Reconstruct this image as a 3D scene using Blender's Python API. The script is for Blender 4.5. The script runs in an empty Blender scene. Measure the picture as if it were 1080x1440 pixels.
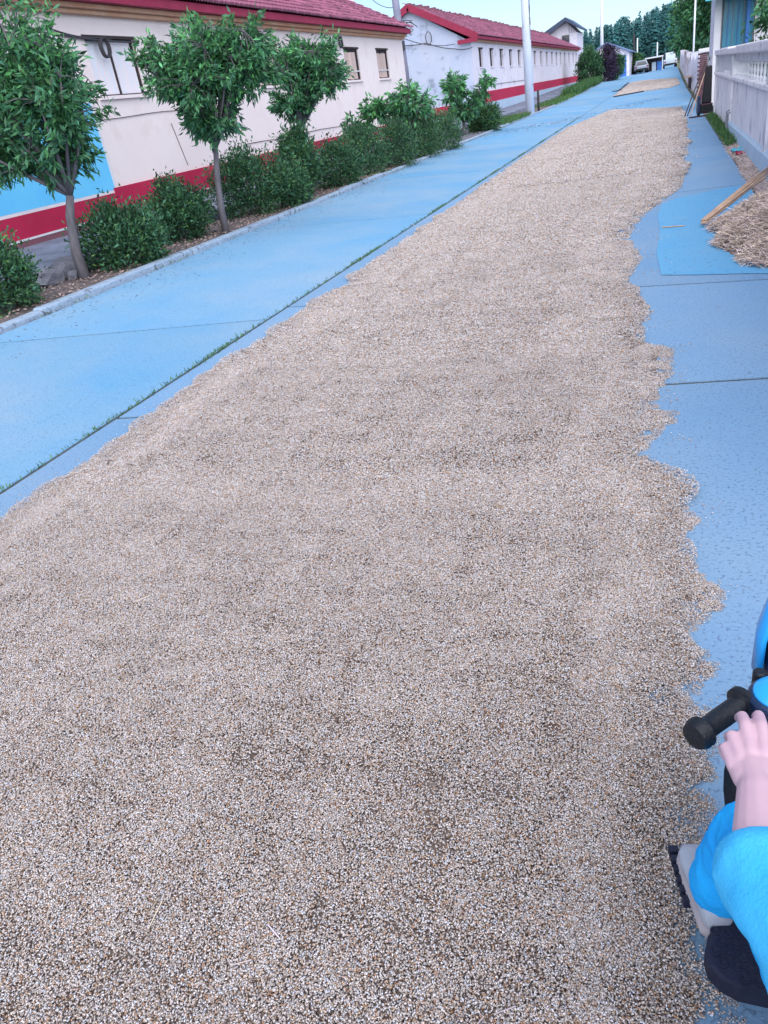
import bpy, bmesh, math, random
import numpy as np
from mathutils import Vector, Matrix, Euler
R = math.radians
rng = np.random.default_rng(7); random.seed(7)
scn = bpy.context.scene
col = scn.collection

# ------------------------------------------------------------------ camera, sky, sun, exposure
cd = bpy.data.cameras.new('camera'); cam = bpy.data.objects.new('camera', cd); col.objects.link(cam)
cd.sensor_fit = 'VERTICAL'; cd.sensor_height = 24.0; cd.lens = 17.5
cd.clip_start = 0.02; cd.clip_end = 3000
right = Vector((0.9392286, 0.30980806, -0.14788036)); up = Vector((-0.02552203, 0.49259482, 0.86988446)); back = Vector((0.34234231, -0.81324616, 0.47056607))
m = Matrix((right, up, back)).transposed().to_4x4(); m.translation = (0, 0, 1.3)
cam.matrix_world = m
scn.camera = cam

SUN_EL, SUN_AZ = 50.0, 152.0          # azimuth clockwise from +Y: behind the camera
w = bpy.data.worlds.new('World'); scn.world = w; w.use_nodes = True
wn = w.node_tree.nodes; bg = wn['Background']
sky = wn.new('ShaderNodeTexSky'); sky.sky_type = 'NISHITA'; sky.sun_disc = False
sky.sun_elevation = R(SUN_EL); sky.sun_rotation = R(SUN_AZ); sky.altitude = 100
sky.air_density = 0.7; sky.dust_density = 1.2; sky.ozone_density = 2.0
w.node_tree.links.new(sky.outputs[0], bg.inputs[0]); bg.inputs[1].default_value = 0.065
sd = bpy.data.lights.new('sun', 'SUN'); sun = bpy.data.objects.new('sun', sd); col.objects.link(sun)
sd.energy = 1.5; sd.angle = R(120); sd.color = (1.0, 0.96, 0.92)
sdir = Vector((math.sin(R(SUN_AZ)) * math.cos(R(SUN_EL)), math.cos(R(SUN_AZ)) * math.cos(R(SUN_EL)), math.sin(R(SUN_EL))))
sun.rotation_euler = sdir.to_track_quat('Z', 'Y').to_euler(); sun.location = sdir * 60
vs = scn.view_settings
vs.view_transform = 'Standard'; vs.look = 'None'; vs.gamma = 1.0; vs.use_curve_mapping = False; vs.exposure = 1.75

# ------------------------------------------------------------------ helpers
def tag(o, label=None, cat=None, group=None, kind=None):
    if label: o['label'] = label
    if cat: o['category'] = cat
    if group: o['group'] = group
    if kind: o['kind'] = kind
    return o
def empty(name, loc=(0, 0, 0), rz=0):
    o = bpy.data.objects.new(name, None); col.objects.link(o); o.location = loc; o.rotation_euler = (0, 0, rz)
    o.empty_display_size = 0.1
    return o
def link(name, me, parent=None, smooth=False):
    o = bpy.data.objects.new(name, me); col.objects.link(o)
    if parent: o.parent = parent
    if smooth: me.polygons.foreach_set('use_smooth', [True] * len(me.polygons))
    return o
class MB:
    def __init__(s): s.v = []; s.f = []; s.mi = []
    def add(s, v, f, mi=0):
        n = len(s.v); s.v += [tuple(p) for p in v]; s.f += [tuple(i + n for i in q) for q in f]; s.mi += [mi] * len(f); return s
    def box(s, a, b, mi=0):
        x0, y0, z0 = a; x1, y1, z1 = b
        return s.add([(x0,y0,z0),(x1,y0,z0),(x1,y1,z0),(x0,y1,z0),(x0,y0,z1),(x1,y0,z1),(x1,y1,z1),(x0,y1,z1)],
                     [(0,3,2,1),(4,5,6,7),(0,1,5,4),(1,2,6,5),(2,3,7,6),(3,0,4,7)], mi)
    def hexa(s, p, mi=0):   # 4 bottom + 4 top points
        return s.add(p, [(0,3,2,1),(4,5,6,7),(0,1,5,4),(1,2,6,5),(2,3,7,6),(3,0,4,7)], mi)
    def bar(s, a, b, w, h, mi=0, upv=(0,0,1)):
        a = Vector(a); b = Vector(b); d = (b - a).normalized(); sd_ = d.cross(Vector(upv))
        if sd_.length < 1e-4: sd_ = d.cross(Vector((1,0,0)))
        sd_.normalize(); u = sd_.cross(d) * h / 2; sd_ *= w / 2
        return s.hexa([a-sd_-u, a+sd_-u, b+sd_-u, b-sd_-u, a-sd_+u, a+sd_+u, b+sd_+u, b-sd_+u], mi)
    def tube(s, pts, rad, n=8, caps=True, mi=0, round_ends=False):
        pts = [Vector(p) for p in pts]
        if not hasattr(rad, '__len__'): rad = [rad] * len(pts)
        rad = list(rad)
        if round_ends:
            d0 = (pts[0]-pts[1]).normalized(); d1 = (pts[-1]-pts[-2]).normalized()
            P = [pts[0]+d0*rad[0]*k for k in (1.0,.8,.45)] + pts + [pts[-1]+d1*rad[-1]*k for k in (.45,.8,1.0)]
            rad = [rad[0]*.08,rad[0]*.6,rad[0]*.89] + rad + [rad[-1]*.89,rad[-1]*.6,rad[-1]*.08]; pts = P
        k = len(pts); V = []; F = []; prev = None
        for i, p in enumerate(pts):
            t = (pts[min(i+1,k-1)] - pts[max(i-1,0)]).normalized()
            if prev is None:
                a = t.orthogonal().normalized()
            else:
                a = prev - t * prev.dot(t)
                a = a.normalized() if a.length > 1e-5 else t.orthogonal().normalized()
            prev = a; b = t.cross(a)
            for j in range(n):
                th = 2*math.pi*j/n; V.append(p + (a*math.cos(th) + b*math.sin(th)) * rad[i])
        for i in range(k-1):
            for j in range(n):
                F.append((i*n+j, i*n+(j+1)%n, (i+1)*n+(j+1)%n, (i+1)*n+j))
        if caps: F.append(tuple(range(n-1,-1,-1))); F.append(tuple((k-1)*n+j for j in range(n)))
        return s.add(V, F, mi)
    def lathe(s, c, prof, n=16, mi=0, axis=(0,0,1)):
        ax = Vector(axis).normalized(); a = ax.orthogonal().normalized(); b = ax.cross(a); c = Vector(c); V = []; F = []
        for r, h in prof:
            for j in range(n):
                th = 2*math.pi*j/n; V.append(c + ax*h + (a*math.cos(th)+b*math.sin(th))*r)
        for i in range(len(prof)-1):
            for j in range(n): F.append((i*n+j, i*n+(j+1)%n, (i+1)*n+(j+1)%n, (i+1)*n+j))
        F.append(tuple(range(n-1,-1,-1))); F.append(tuple((len(prof)-1)*n+j for j in range(n)))
        return s.add(V, F, mi)
    def mesh(s, name, mats):
        me = bpy.data.meshes.new(name); me.from_pydata(s.v, [], s.f)
        for q in (mats if isinstance(mats, (list, tuple)) else [mats]): me.materials.append(q)
        if any(s.mi): me.polygons.foreach_set('material_index', s.mi)
        me.update(); return me
    def build(s, name, mats, parent=None, smooth=False, bevel=0, seg=1):
        o = link(name, s.mesh(name, mats), parent, smooth)
        if bevel:
            md = o.modifiers.new('bevel', 'BEVEL'); md.width = bevel; md.segments = seg; md.limit_method = 'ANGLE'; md.angle_limit = R(40)
        return o
def fast_mesh(name, V, F, mat, cols=None, smooth=False):
    """V (n,3), F (k,3 or 4) numpy -> mesh, cols per vertex (n,3)"""
    V = np.asarray(V, np.float32); F = np.asarray(F, np.int32); k = F.shape[1]
    me = bpy.data.meshes.new(name); me.vertices.add(len(V)); me.vertices.foreach_set('co', V.ravel())
    me.loops.add(F.size); me.loops.foreach_set('vertex_index', F.ravel())
    me.polygons.add(len(F)); me.polygons.foreach_set('loop_start', np.arange(0, F.size, k, dtype=np.int32))
    try: me.polygons.foreach_set('loop_total', np.full(len(F), k, np.int32))
    except Exception: pass
    me.update(calc_edges=True)
    if cols is not None:
        at = me.color_attributes.new('Col', 'FLOAT_COLOR', 'POINT')
        c4 = np.ones((len(V), 4), np.float32); c4[:, :3] = cols; at.data.foreach_set('color', c4.ravel())
    me.materials.append(mat)
    if smooth: me.polygons.foreach_set('use_smooth', [True] * len(me.polygons))
    return me

# ------------------------------------------------------------------ materials
def nmat(name, c1, c2=None, scale=4.0, rough=0.85, bump=0.0, bscale=40.0, c3=None, s3=60.0, t3=(0.62, 0.7), attr=False, spec=0.3, detail=6, metallic=0.0, bdist=0.01, stretch=None, rnd=0.0, trans=0.0):
    mt = bpy.data.materials.new(name); mt.use_nodes = True; nt = mt.node_tree; N = nt.nodes; L = nt.links
    b = N['Principled BSDF']; b.inputs['Roughness'].default_value = rough; b.inputs['Specular IOR Level'].default_value = spec; b.inputs['Metallic'].default_value = metallic
    tc = N.new('ShaderNodeTexCoord'); co = tc.outputs['Object']
    if stretch:
        mp = N.new('ShaderNodeMapping'); mp.inputs['Scale'].default_value = stretch; L.new(co, mp.inputs[0]); co = mp.outputs[0]
    def noise(s, d=detail):
        n = N.new('ShaderNodeTexNoise'); n.inputs['Scale'].default_value = s; n.inputs['Detail'].default_value = d; n.inputs['Roughness'].default_value = 0.6; L.new(co, n.inputs['Vector']); return n
    def ramp(src, a, bb):
        r = N.new('ShaderNodeMapRange'); r.inputs['From Min'].default_value = a; r.inputs['From Max'].default_value = bb; L.new(src, r.inputs['Value']); return r.outputs[0]
    def mix(fac, A, B, bt='MIX'):
        x = N.new('ShaderNodeMix'); x.data_type = 'RGBA'; x.blend_type = bt
        if isinstance(fac, float): x.inputs['Factor'].default_value = fac
        else: L.new(fac, x.inputs['Factor'])
        for sk, q in ((x.inputs[6], A), (x.inputs[7], B)):
            if isinstance(q, tuple): sk.default_value = (*q, 1)
            else: L.new(q, sk)
        return x.outputs[2]
    if attr:
        a = N.new('ShaderNodeAttribute'); a.attribute_name = 'Col'
        out = mix(1.0, a.outputs['Color'], c1, 'MULTIPLY')
        if c2: out = mix(ramp(noise(scale).outputs[0], .35, .65), out, mix(1.0, a.outputs['Color'], c2, 'MULTIPLY'))
    else:
        out = mix(ramp(noise(scale).outputs[0], .34, .66), c1, c2) if c2 else c1
    if c3: out = mix(ramp(noise(s3, 3).outputs[0], *t3), out, c3)
    if rnd:
        oi = N.new('ShaderNodeObjectInfo'); hs = N.new('ShaderNodeHueSaturation'); pass
        mr = N.new('ShaderNodeMapRange'); mr.inputs['To Min'].default_value = 1 - rnd; mr.inputs['To Max'].default_value = 1 + rnd; L.new(oi.outputs['Random'], mr.inputs['Value'])
        hs.inputs['Fac'].default_value = 1.0
        L.new(mr.outputs[0], hs.inputs['Value'])
        if isinstance(out, tuple): hs.inputs['Color'].default_value = (*out, 1)
        else: L.new(out, hs.inputs['Color'])
        out = hs.outputs[0]
    if isinstance(out, tuple): b.inputs['Base Color'].default_value = (*out, 1)
    else: L.new(out, b.inputs['Base Color'])
    if bump:
        bp = N.new('ShaderNodeBump'); bp.inputs['Strength'].default_value = bump; bp.inputs['Distance'].default_value = bdist
        L.new(noise(bscale, 8).outputs[0], bp.inputs['Height']); L.new(bp.outputs[0], b.inputs['Normal'])
    if trans:
        tr = N.new('ShaderNodeBsdfTranslucent'); ms = N.new('ShaderNodeMixShader'); ms.inputs[0].default_value = trans
        if isinstance(out, tuple): tr.inputs[0].default_value = (*out, 1)
        else: L.new(out, tr.inputs[0])
        L.new(b.outputs[0], ms.inputs[1]); L.new(tr.outputs[0], ms.inputs[2]); L.new(ms.outputs[0], N['Material Output'].inputs[0])
    return mt
M = {}
M['ground'] = nmat('earth', (.16,.15,.12), (.09,.12,.06), .6, .95, .6, 12, bdist=.05)
M['concrete'] = nmat('road_concrete', (.115,.315,.53), (.225,.355,.49), .55, .82, .6, 70, (.09,.20,.34), 85, (.56,.68), rnd=.05, bdist=.006, detail=9)
M['concrete2'] = nmat('worn_concrete', (.145,.295,.49), (.205,.325,.475), .7, .82, .6, 70, (.10,.17,.28), 85, (.55,.67), rnd=.04, bdist=.006, detail=9)
M['patch'] = nmat('patch_concrete', (.10,.33,.58), (.13,.34,.55), 2.2, .75, .3, 90, (.09,.22,.40), 30, (.60,.68), bdist=.004, detail=9)
M['bed'] = nmat('joint_dirt', (.05,.055,.05), (.08,.08,.07), 8, .95)
M['kerb'] = nmat('kerb_concrete', (.32,.42,.54), (.25,.33,.44), 5, .9, .8, 30, (.14,.17,.22), 12, (.58,.66), bdist=.02)
M['soil'] = nmat('soil', (.13,.115,.12), (.20,.17,.17), 5, .95, 1.0, 35, bdist=.04)
M['walk'] = nmat('walk_concrete', (.22,.25,.33), (.15,.17,.23), 3, .92, .8, 25, (.09,.10,.13), 9, (.58,.75), bdist=.02)
M['stone'] = nmat('stone', (.20,.21,.25), (.11,.12,.15), 6, .9, .9, 14, rnd=.15, bdist=.03)
M['wall1'] = nmat('cream_plaster', (.78,.68,.69), (.81,.73,.73), .7, .9, .3, 60, (.72,.62,.62), 2.2, (.55,.8), bdist=.004)
M['wall2'] = nmat('white_plaster', (.66,.64,.74), (.72,.69,.76), .6, .9, .35, 50, (.40,.40,.48), 1.6, (.58,.75), bdist=.005)
M['gable'] = nmat('weathered_plaster', (.42,.50,.68), (.52,.56,.70), .8, .92, .6, 30, (.28,.33,.44), 2.6, (.56,.72), bdist=.01)
M['red'] = nmat('red_paint', (.46,.020,.075), (.38,.016,.060), 1.5, .75, .3, 60, (.42,.05,.09), 3, (.6,.8), bdist=.004)
M['darkred'] = nmat('dirty_red_brick', (.26,.09,.12), (.20,.10,.13), 4, .9, .8, 30, bdist=.02)
M['fascia'] = nmat('fascia_red', (.32,.03,.08), (.26,.025,.06), 3, .7)
M['orange'] = nmat('cornice_ochre', (.52,.27,.17), (.56,.36,.26), 3, .85, .3, 40)
M['tile'] = nmat('clay_tile', (.29,.10,.17), (.22,.07,.12), 7, .8, .5, 40, (.40,.20,.27), 13, (.6,.75), rnd=.14)
M['tiles'] = nmat('clay_tiles', (.31,.11,.18), (.23,.08,.13), 5, .8, .5, 40, attr=True)
M['bluepaint'] = nmat('blue_paint', (.13,.55,.92), (.16,.60,.93), 1.5, .7)
M['whitepaint'] = nmat('white_paint', (.74,.74,.78), (.66,.67,.72), 3, .7)
M['black'] = nmat('black_paint', (.012,.013,.016), (.02,.02,.024), 6, .6)
M['darkwood'] = nmat('dark_wood', (.06,.045,.05), (.035,.028,.03), 10, .8, .5, 60)
M['board'] = nmat('weathered_board', (.62,.48,.44), (.50,.39,.36), 5, .85, .5, 30, stretch=(6,6,1), rnd=.12)
M['curtain'] = nmat('pale_curtain', (.82,.72,.74), (.68,.74,.84), 4, .9, .4, 12, stretch=(3,5,.4))
M['glass'] = nmat('dark_glass', (.03,.035,.045), (.06,.07,.09), 3, .12, spec=.6)
M['pole'] = nmat('pole_concrete', (.70,.73,.82), (.60,.66,.80), 1.2, .85, .3, 50, (.25,.28,.36), 5, (.64,.75))
M['oldpole'] = nmat('old_pole_concrete', (.27,.27,.36), (.20,.21,.29), 3, .9, .4, 40)
M['wire'] = nmat('wire', (.03,.03,.035), rough=.6)
M['wire'].node_tree.nodes['Principled BSDF'].inputs['Base Color'].default_value = (.05,.05,.06,1)
M['metal'] = nmat('grey_metal', (.25,.26,.30), (.18,.19,.22), 8, .5, metallic=.6)
M['bark'] = nmat('bark', (.16,.15,.17), (.09,.085,.095), 18, .9, .9, 50, stretch=(1,1,.25), bdist=.01)
M['leaf'] = nmat('leaf', (.062,.185,.085), None, attr=True, rough=.5, spec=.4, trans=.36)
M['shrubleaf'] = nmat('shrub_leaf', (.042,.120,.056), None, attr=True, rough=.55, spec=.35, trans=.22)
M['grass'] = nmat('grass', (.06,.15,.05), None, attr=True, rough=.6, trans=.2)
M['conifer'] = nmat('conifer', (.040,.140,.140), None, attr=True, rough=.7)
M['grain'] = nmat('wheat_grain', (1,1,1), None, attr=True, rough=.55, spec=.35)
M['grainbed'] = nmat('grain_bed', (.20,.16,.14), (.25,.20,.175), 4, .9, 1.0, 220, (.05,.035,.03), 260, (.5,.58), bdist=.004)  # dark brown puts the shade of gaps between grains into the colour
M['straw'] = nmat('straw', (1,1,1), None, attr=True, rough=.7, spec=.25)
M['bamboo'] = nmat('bamboo', (.50,.36,.26), (.38,.26,.20), 10, .6)
M['rwall'] = nmat('aged_wall_concrete', (.80,.78,.82), (.70,.68,.75), 1.8, .9, .8, 30, (.36,.37,.45), 2.0, (.53,.72), bdist=.012, detail=10)
M['coping'] = nmat('coping_concrete', (.74,.72,.78), (.62,.60,.67), 5, .9, .7, 40, (.30,.29,.34), 9, (.56,.68), bdist=.01)
M['baluster'] = nmat('baluster_concrete', (.62,.64,.68), (.50,.53,.58), 3, .9, .5, 40, (.22,.24,.27), 7, (.6,.75))
M['plinth_cement'] = nmat('cement_plinth', (.42,.54,.68), (.36,.48,.62), 2, .9, .4, 40)
M['teal'] = nmat('teal_glass', (.03,.19,.30), (.05,.27,.40), 3, .25, spec=.6, stretch=(8,1,.5))
M['bluepipe'] = nmat('blue_pipe', (.05,.16,.50), (.06,.2,.55), 3, .5)
M['awning'] = nmat('cyan_awning', (.10,.50,.62), (.08,.44,.58), 3, .5)
M['brick'] = nmat('old_brick', (.17,.075,.09), (.12,.06,.08), 9, .9, .7, 40, rnd=.25)
M['steelroof'] = nmat('blue_roof', (.16,.24,.42), (.13,.20,.36), 3, .6)
M['rubber'] = nmat('black_rubber', (.006,.009,.015), (.010,.013,.020), 30, .45, .3, 200, spec=.35)
M['dimple'] = nmat('navy_rubber', (.010,.014,.035), (.014,.018,.042), 30, .6, .2, 120, spec=.3)
M['bikeblue'] = nmat('blue_plastic', (.02,.33,.80), (.03,.36,.82), 3, .3, spec=.5)
M['bikedark'] = nmat('navy_plastic', (.012,.03,.08), (.015,.035,.09), 3, .35, spec=.5)
M['skin'] = nmat('skin', (.52,.35,.43), (.56,.38,.44), 30, .55, .15, 260, spec=.35, bdist=.002)
M['bluecloth'] = nmat('light_blue_fleece', (.05,.45,.86), (.07,.50,.88), 22, .95, .5, 240, spec=.1, bdist=.004)
M['bluetrouser'] = nmat('blue_trouser', (.02,.42,.92), (.02,.36,.88), 16, .95, .4, 220, spec=.1, bdist=.004)
M['shoe'] = nmat('grey_shoe', (.42,.46,.54), (.36,.40,.48), 18, .8, .3, 250)
M['sole'] = nmat('shoe_sole', (.36,.33,.36), (.30,.28,.31), 18, .8)
M['hair'] = nmat('dark_hair', (.015,.012,.012), (.03,.022,.02), 40, .5)
M['carwhite'] = nmat('car_white', (.52,.60,.68), (.50,.58,.66), 2, .25, spec=.5)
M['carsilver'] = nmat('car_silver', (.30,.36,.42), (.28,.34,.40), 2, .3, spec=.5)

# ------------------------------------------------------------------ terrain heights (metres)
SEAM, KERB, EDGE = -2.88, -5.10, 0.86
def rise(y):
    t = min(max((y - 42) / 50, 0), 1); r = .5 * t * t * (3 - 2 * t)
    return r + max(0, y - 92) * .004
def gz(x, y):
    c = 0.0 if x > SEAM else (SEAM - x) / (SEAM - KERB) * .15 if x > KERB else .15
    return c + rise(y)

# ground: one sheet to the horizon
ys = [-300, -60, -10] + list(range(0, 50, 5)) + list(range(50, 130, 5)) + [160, 200, 260, 340, 500, 900, 1600]
xs = [-900, -300, -90, -30, -13, -8.2, -6.3, -5.2, KERB, SEAM, EDGE, 1.3, 6, 20, 60, 250, 800]
V = [(x, y, gz(x, y) - .10) for y in ys for x in xs]; nx = len(xs)
F = [(j*nx+i, j*nx+i+1, (j+1)*nx+i+1, (j+1)*nx+i) for j in range(len(ys)-1) for i in range(nx-1)]
g = MB().add(V, F).build('ground', M['ground']); g['kind'] = 'structure'

# road bed with slabs on top
yy = list(range(-6, 131, 4))
V = []; F = []
for y in yy:
    for x in (KERB, SEAM, EDGE): V.append((x, y, gz(x, y) - .005))
for j in range(len(yy)-1):
    for i in range(2): F.append((j*3+i, j*3+i+1, (j+1)*3+i+1, (j+1)*3+i))
road = MB().add(V, F).build('road', M['bed']); road['kind'] = 'structure'
def slab(x0, x1, ya0, ya1, yb0, yb1, mt='concrete'):
    """x0..x1; ya0/ya1 near y at x0/x1; yb0/yb1 far y"""
    gpx = .013; k = max(1, int((yb0 - ya0) / 4)); V = []; F = []
    for i in range(k+1):
        t = i / k
        for x, a, b in ((x0+gpx, ya0, yb0), (x1-gpx, ya1, yb1)):
            y = (a + gpx) * (1-t) + (b - gpx) * t; z = gz(x, y)
            V.append((x, y, z)); V.append((x, y, z - .12))
    for i in range(k):
        o = i*4
        F += [(o, o+2, o+6, o+4), (o+1, o+5, o+7, o+3), (o, o+4, o+5, o+1), (o+2, o+3, o+7, o+6)]
    o = k*4; F += [(0, 1, 3, 2), (o, o+2, o+3, o+1)]
    MB().add(V, F).build('slab', M[mt], road)
jl = [-5.2, -.2] + [4.45 + 4.9*k for k in range(0, 13)] + [75, 85, 100, 120]
for a, b in zip(jl[:-1], jl[1:]): slab(KERB, SEAM, a, a+.75 if a < 70 else a, b, b+.75 if b < 70 else b)
jr = [-5.0, -.6, 3.22, 5.55, 9.3] + [14.2 + 4.9*k for k in range(0, 12)] + [75, 85, 100, 120]
for a, b in zip(jr[:-1], jr[1:]):
    f0 = .35 if a < 4 and a > 1 else (-.25 if 5 < a < 6 else .3 if 9 < a < 10 else 0); f1 = .35 if 1 < b < 4 else (-.25 if 5 < b < 6 else .3 if 9 < b < 10 else 0)
    slab(SEAM, EDGE, a, a+f0, b, b+f1, 'concrete2' if a < 20 else 'concrete')
# bluish newer patch in the right lane
pm = MB().add([(-.01,5.64,.004),(.2,5.57,.004),(.5,5.50,.004),(.84,5.38,.004),(.84,9.52,.004),(.62,9.44,.004),(.40,9.30,.004),(.12,9.12,.004),(-.02,8.80,.004),(-.06,8.1,.004),(-.03,7.3,.004),(-.05,6.4,.004)], [tuple(range(12))]).build('concrete_patch', M['patch'], road)
# far lane beyond, kerb, planting strip, walkway
kerb = empty('kerb'); kerb['kind'] = 'structure'
y = -4.0
while y < 64:
    l = 2.6 + random.uniform(-.5, .5); dz = random.uniform(-.012, .012); dx = random.uniform(-.012, .012)
    z0 = .15 + rise(y) - .1; z1 = .205 + rise(y) + dz
    MB().hexa([(KERB-.15+dx,y,z0),(KERB+dx-.002,y,z0),(KERB+dx-.002,y+l,z0),(KERB-.15+dx,y+l,z0),(KERB-.15+dx,y,z1),(KERB+dx-.015,y,z1),(KERB+dx-.015,y+l,z1),(KERB-.15+dx,y+l,z1)]).build('kerb_stone', M['kerb'], kerb, bevel=.018, seg=2)
    y += l + .006
yv = np.arange(-4, 66, .18); xv = np.linspace(-6.45, -5.23, 10); V = []
for y in yv:
    for i, x in enumerate(xv):
        V.append((x, y, .185 + rise(y) + random.uniform(-.014, .014) - (.03 if i == 9 else 0)))
nx = len(xv); F = [(j*nx+i, j*nx+i+1, (j+1)*nx+i+1, (j+1)*nx+i) for j in range(len(yv)-1) for i in range(nx-1)]
so = MB().add(V, F).build('planting_strip', M['soil'], smooth=True); so['kind'] = 'structure'
walk = empty('walkway'); walk['kind'] = 'structure'
y = 2.0
while y < 70:
    l = random.uniform(1.6, 2.4); e = [random.uniform(-.12, .1) for _ in range(4)]; r_ = rise(y); t = random.uniform(-.015, .015)
    pts = [(-6.32+e[0], y), (-6.36+e[1], y+l*.35), (-6.30+e[2], y+l*.7), (-6.33+e[3], y+l-.012), (-8.2, y+l-.012), (-8.2, y)]
    V = [(px, py, r_ + (.10 if px > -7 else .2)) for px, py in pts] + [(px, py, r_ + (.335+t if px > -7 else .375)) for px, py in pts]
    F = [(6,7,8,9,10,11)] + [(i, (i+1) % 6, 6+(i+1) % 6, 6+i) for i in range(6)]
    MB().add(V, F).build('paving_slab', M['walk'], walk, bevel=.01)
    y += l

# rubble stones along the broken walkway edge
def rock(name, c, s, label, group=None):
    bm = bmesh.new(); bmesh.ops.create_icosphere(bm, subdivisions=2, radius=1)
    sx, sy, sz = s; ph = random.uniform(0, 9)
    for v in bm.verts:
        p = v.co; k = 1 + .16*math.sin(3.1*p.x+ph)*math.cos(2.7*p.y+ph) + random.uniform(-.07,.07)
        v.co = Vector((max(-.8,min(.8,p.x))*sx*k, max(-.8,min(.8,p.y))*sy*k, max(-.75,min(.75,p.z))*sz*k))
    me = bpy.data.meshes.new(name); bm.to_mesh(me); bm.free(); me.materials.append(M['stone'])
    o = link(name, me); o.location = c; o.rotation_euler = (random.uniform(-.2,.2), random.uniform(-.2,.2), random.uniform(0,3)); tag(o, label, 'rock', group); return o
for k, (x, y, s) in enumerate([(-6.12,6.55,.16),(-6.16,6.95,.19),(-6.22,7.3,.13),(-6.1,7.62,.12),(-6.14,6.2,.12),(-6.2,8.2,.11),(-5.98,6.78,.08),(-6.2,8.55,.09)]):
    rock('rubble_stone', (x, y, .19 + s*.42), (s, s*1.25, s*.75), 'grey rubble stone lying at the broken edge of the walkway', 'rubble stones along the walkway edge')

# ------------------------------------------------------------------ houses
def tile_mesh(w_=.215, l_=.37, t=.034):
    """interlocking tile: two humps across (local x = along the eave), y = up the slope, z = normal"""
    n = 8; V = []; F = []
    for j in (0, 1):
        for i in range(n+1):
            u = i / n; h = .024 * abs(math.sin(math.pi * 2 * u)) ** .8
            V.append((u*w_, j*l_, h + (t if j == 0 else 0)))
    for i in range(n+1):
        u = i / n; V.append((u*w_, 0, .024 * abs(math.sin(math.pi*2*u)) ** .8 - .012))
    for i in range(n): F.append((i, i+1, n+1+i+1, n+1+i)); F.append((2*(n+1)+i, 2*(n+1)+i+1, i+1, i))
    return V, F
TV, TF = tile_mesh()
tile_me = MB().add(TV, TF).mesh('roof_tile', M['tile'])
def tiled_slope(house, x_e, z_e, x_r, z_r, y0, y1, parts=None):
    """slope from eave (x_e,z_e) to ridge (x_r,z_r), tiles from y0 to y1; parts = function (y,row)->bool picks single tiles"""
    d = Vector((x_r - x_e, 0, z_r - z_e)); Ls = d.length; d.normalize(); nrm = Vector((-d.z, 0, d.x)) * (1 if d.x > 0 else -1)
    if nrm.z < 0: nrm = -nrm
    rows = int(Ls / .30) + 1; ex = Vector((0, 1, 0))
    V = []; F = []; tv = np.array(TV); cnt = 0
    nc = int((y1 - y0) / .20)
    for r in range(rows):
        for c in range(nc):
            o = Vector((x_e, y0 + c*.2, z_e)) + d * (r*.30) + nrm * (.012 + random.uniform(-.004, .004)); o.y += random.uniform(-.006, .006)
            a = random.uniform(-.012, .012)
            if parts and cnt < 300 and parts(o.y, r):
                ob = link('roof_tile', tile_me, house); cnt += 1
                ob.matrix_local = Matrix((ex, d, nrm)).transposed().to_4x4() @ Matrix.Rotation(a, 4, 'Z'); ob.location = o
            else:
                W = np.outer(tv[:,0] + a*tv[:,1], ex) + np.outer(tv[:,1] - a*tv[:,0], d) + np.outer(tv[:,2], nrm) + np.array(o)
                n = len(V)*len(tv); V.append(W); F.append(np.array(TF) + n)
    if V:
        VV = np.concatenate(V); me = fast_mesh('roof_tiles', VV, np.concatenate(F), M['tiles'], np.repeat(rng.choice([.55,.8,1.0,1.25,1.7], len(V), p=[.12,.2,.34,.24,.1])[:,None]*np.array([[1,1,1.]]), len(tv), 0)); ob = link('roof_tiles', me, house); ob['kind'] = 'stuff'
def plane_wall(mb, X, y0, y1, z0, z1, holes, depth, mi=0):
    """front wall facing +X at X with rectangular holes (ya,yb,za,zb) and reveals"""
    Ys = sorted({y0, y1, *[h[0] for h in holes], *[h[1] for h in holes]}); Zs = sorted({z0, z1, *[h[2] for h in holes], *[h[3] for h in holes]})
    for a, b in zip(Ys[:-1], Ys[1:]):
        for c, d in zip(Zs[:-1], Zs[1:]):
            if any(h[0] <= a and h[1] >= b and h[2] <= c and h[3] >= d for h in holes): continue
            mb.add([(X,a,c),(X,b,c),(X,b,d),(X,a,d)], [(0,1,2,3)], mi)
    for a, b, c, d in holes:
        e = X - depth
        mb.add([(X,a,c),(X,b,c),(X,b,d),(X,a,d),(e,a,c),(e,b,c),(e,b,d),(e,a,d)], [(0,4,5,1),(1,5,6,2),(2,6,7,3),(3,7,4,0)], mi)
def ridge_caps(house, x, z, y0, y1, r=.09):
    y = y0; k = 0
    mb = MB()
    while y < y1:
        l = .42; mb.tube([(x, y, z + .004*(k % 2)), (x, y + l, z + .03)], [r*1.1, r*.92], 8); y += .36; k += 1
    o = mb.build('ridge_caps', M['tile'], house); o['kind'] = 'stuff'

# --- near house
h1 = empty('village_house', (-8.2, 14.8, .36)); tag(h1, 'long cream plastered house with red painted plinth, blue wall panel and clay tile roof', 'house')
inv = Matrix.Translation((8.2, -14.8, -.36))
def hb(mb, name, mats, house=None, **k):
    o = mb.build(name, mats, house, **k)
    if house: o.matrix_parent_inverse = Matrix.Translation(-house.location)
    return o
def fix(house):
    for c in house.children:
        if c.matrix_parent_inverse == Matrix.Identity(4): c.matrix_parent_inverse = Matrix.Translation(-house.location)
X1, Y0, Y1 = -8.2, 1.0, 27.6
wins1 = [(3.0,4.2,2.1,2.87),(5.8,7.0,2.1,2.87),(8.4,9.6,2.1,2.87),(11.15,12.4,2.1,2.87),(14.0,15.15,2.1,2.86),(16.7,17.85,2.1,2.86),(19.4,20.55,2.1,2.86),(22.05,23.2,2.1,2.85),(24.8,25.9,2.1,2.85)]
mb = MB(); plane_wall(mb, X1, Y0, Y1, .83, 3.16, wins1, .24)
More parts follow.
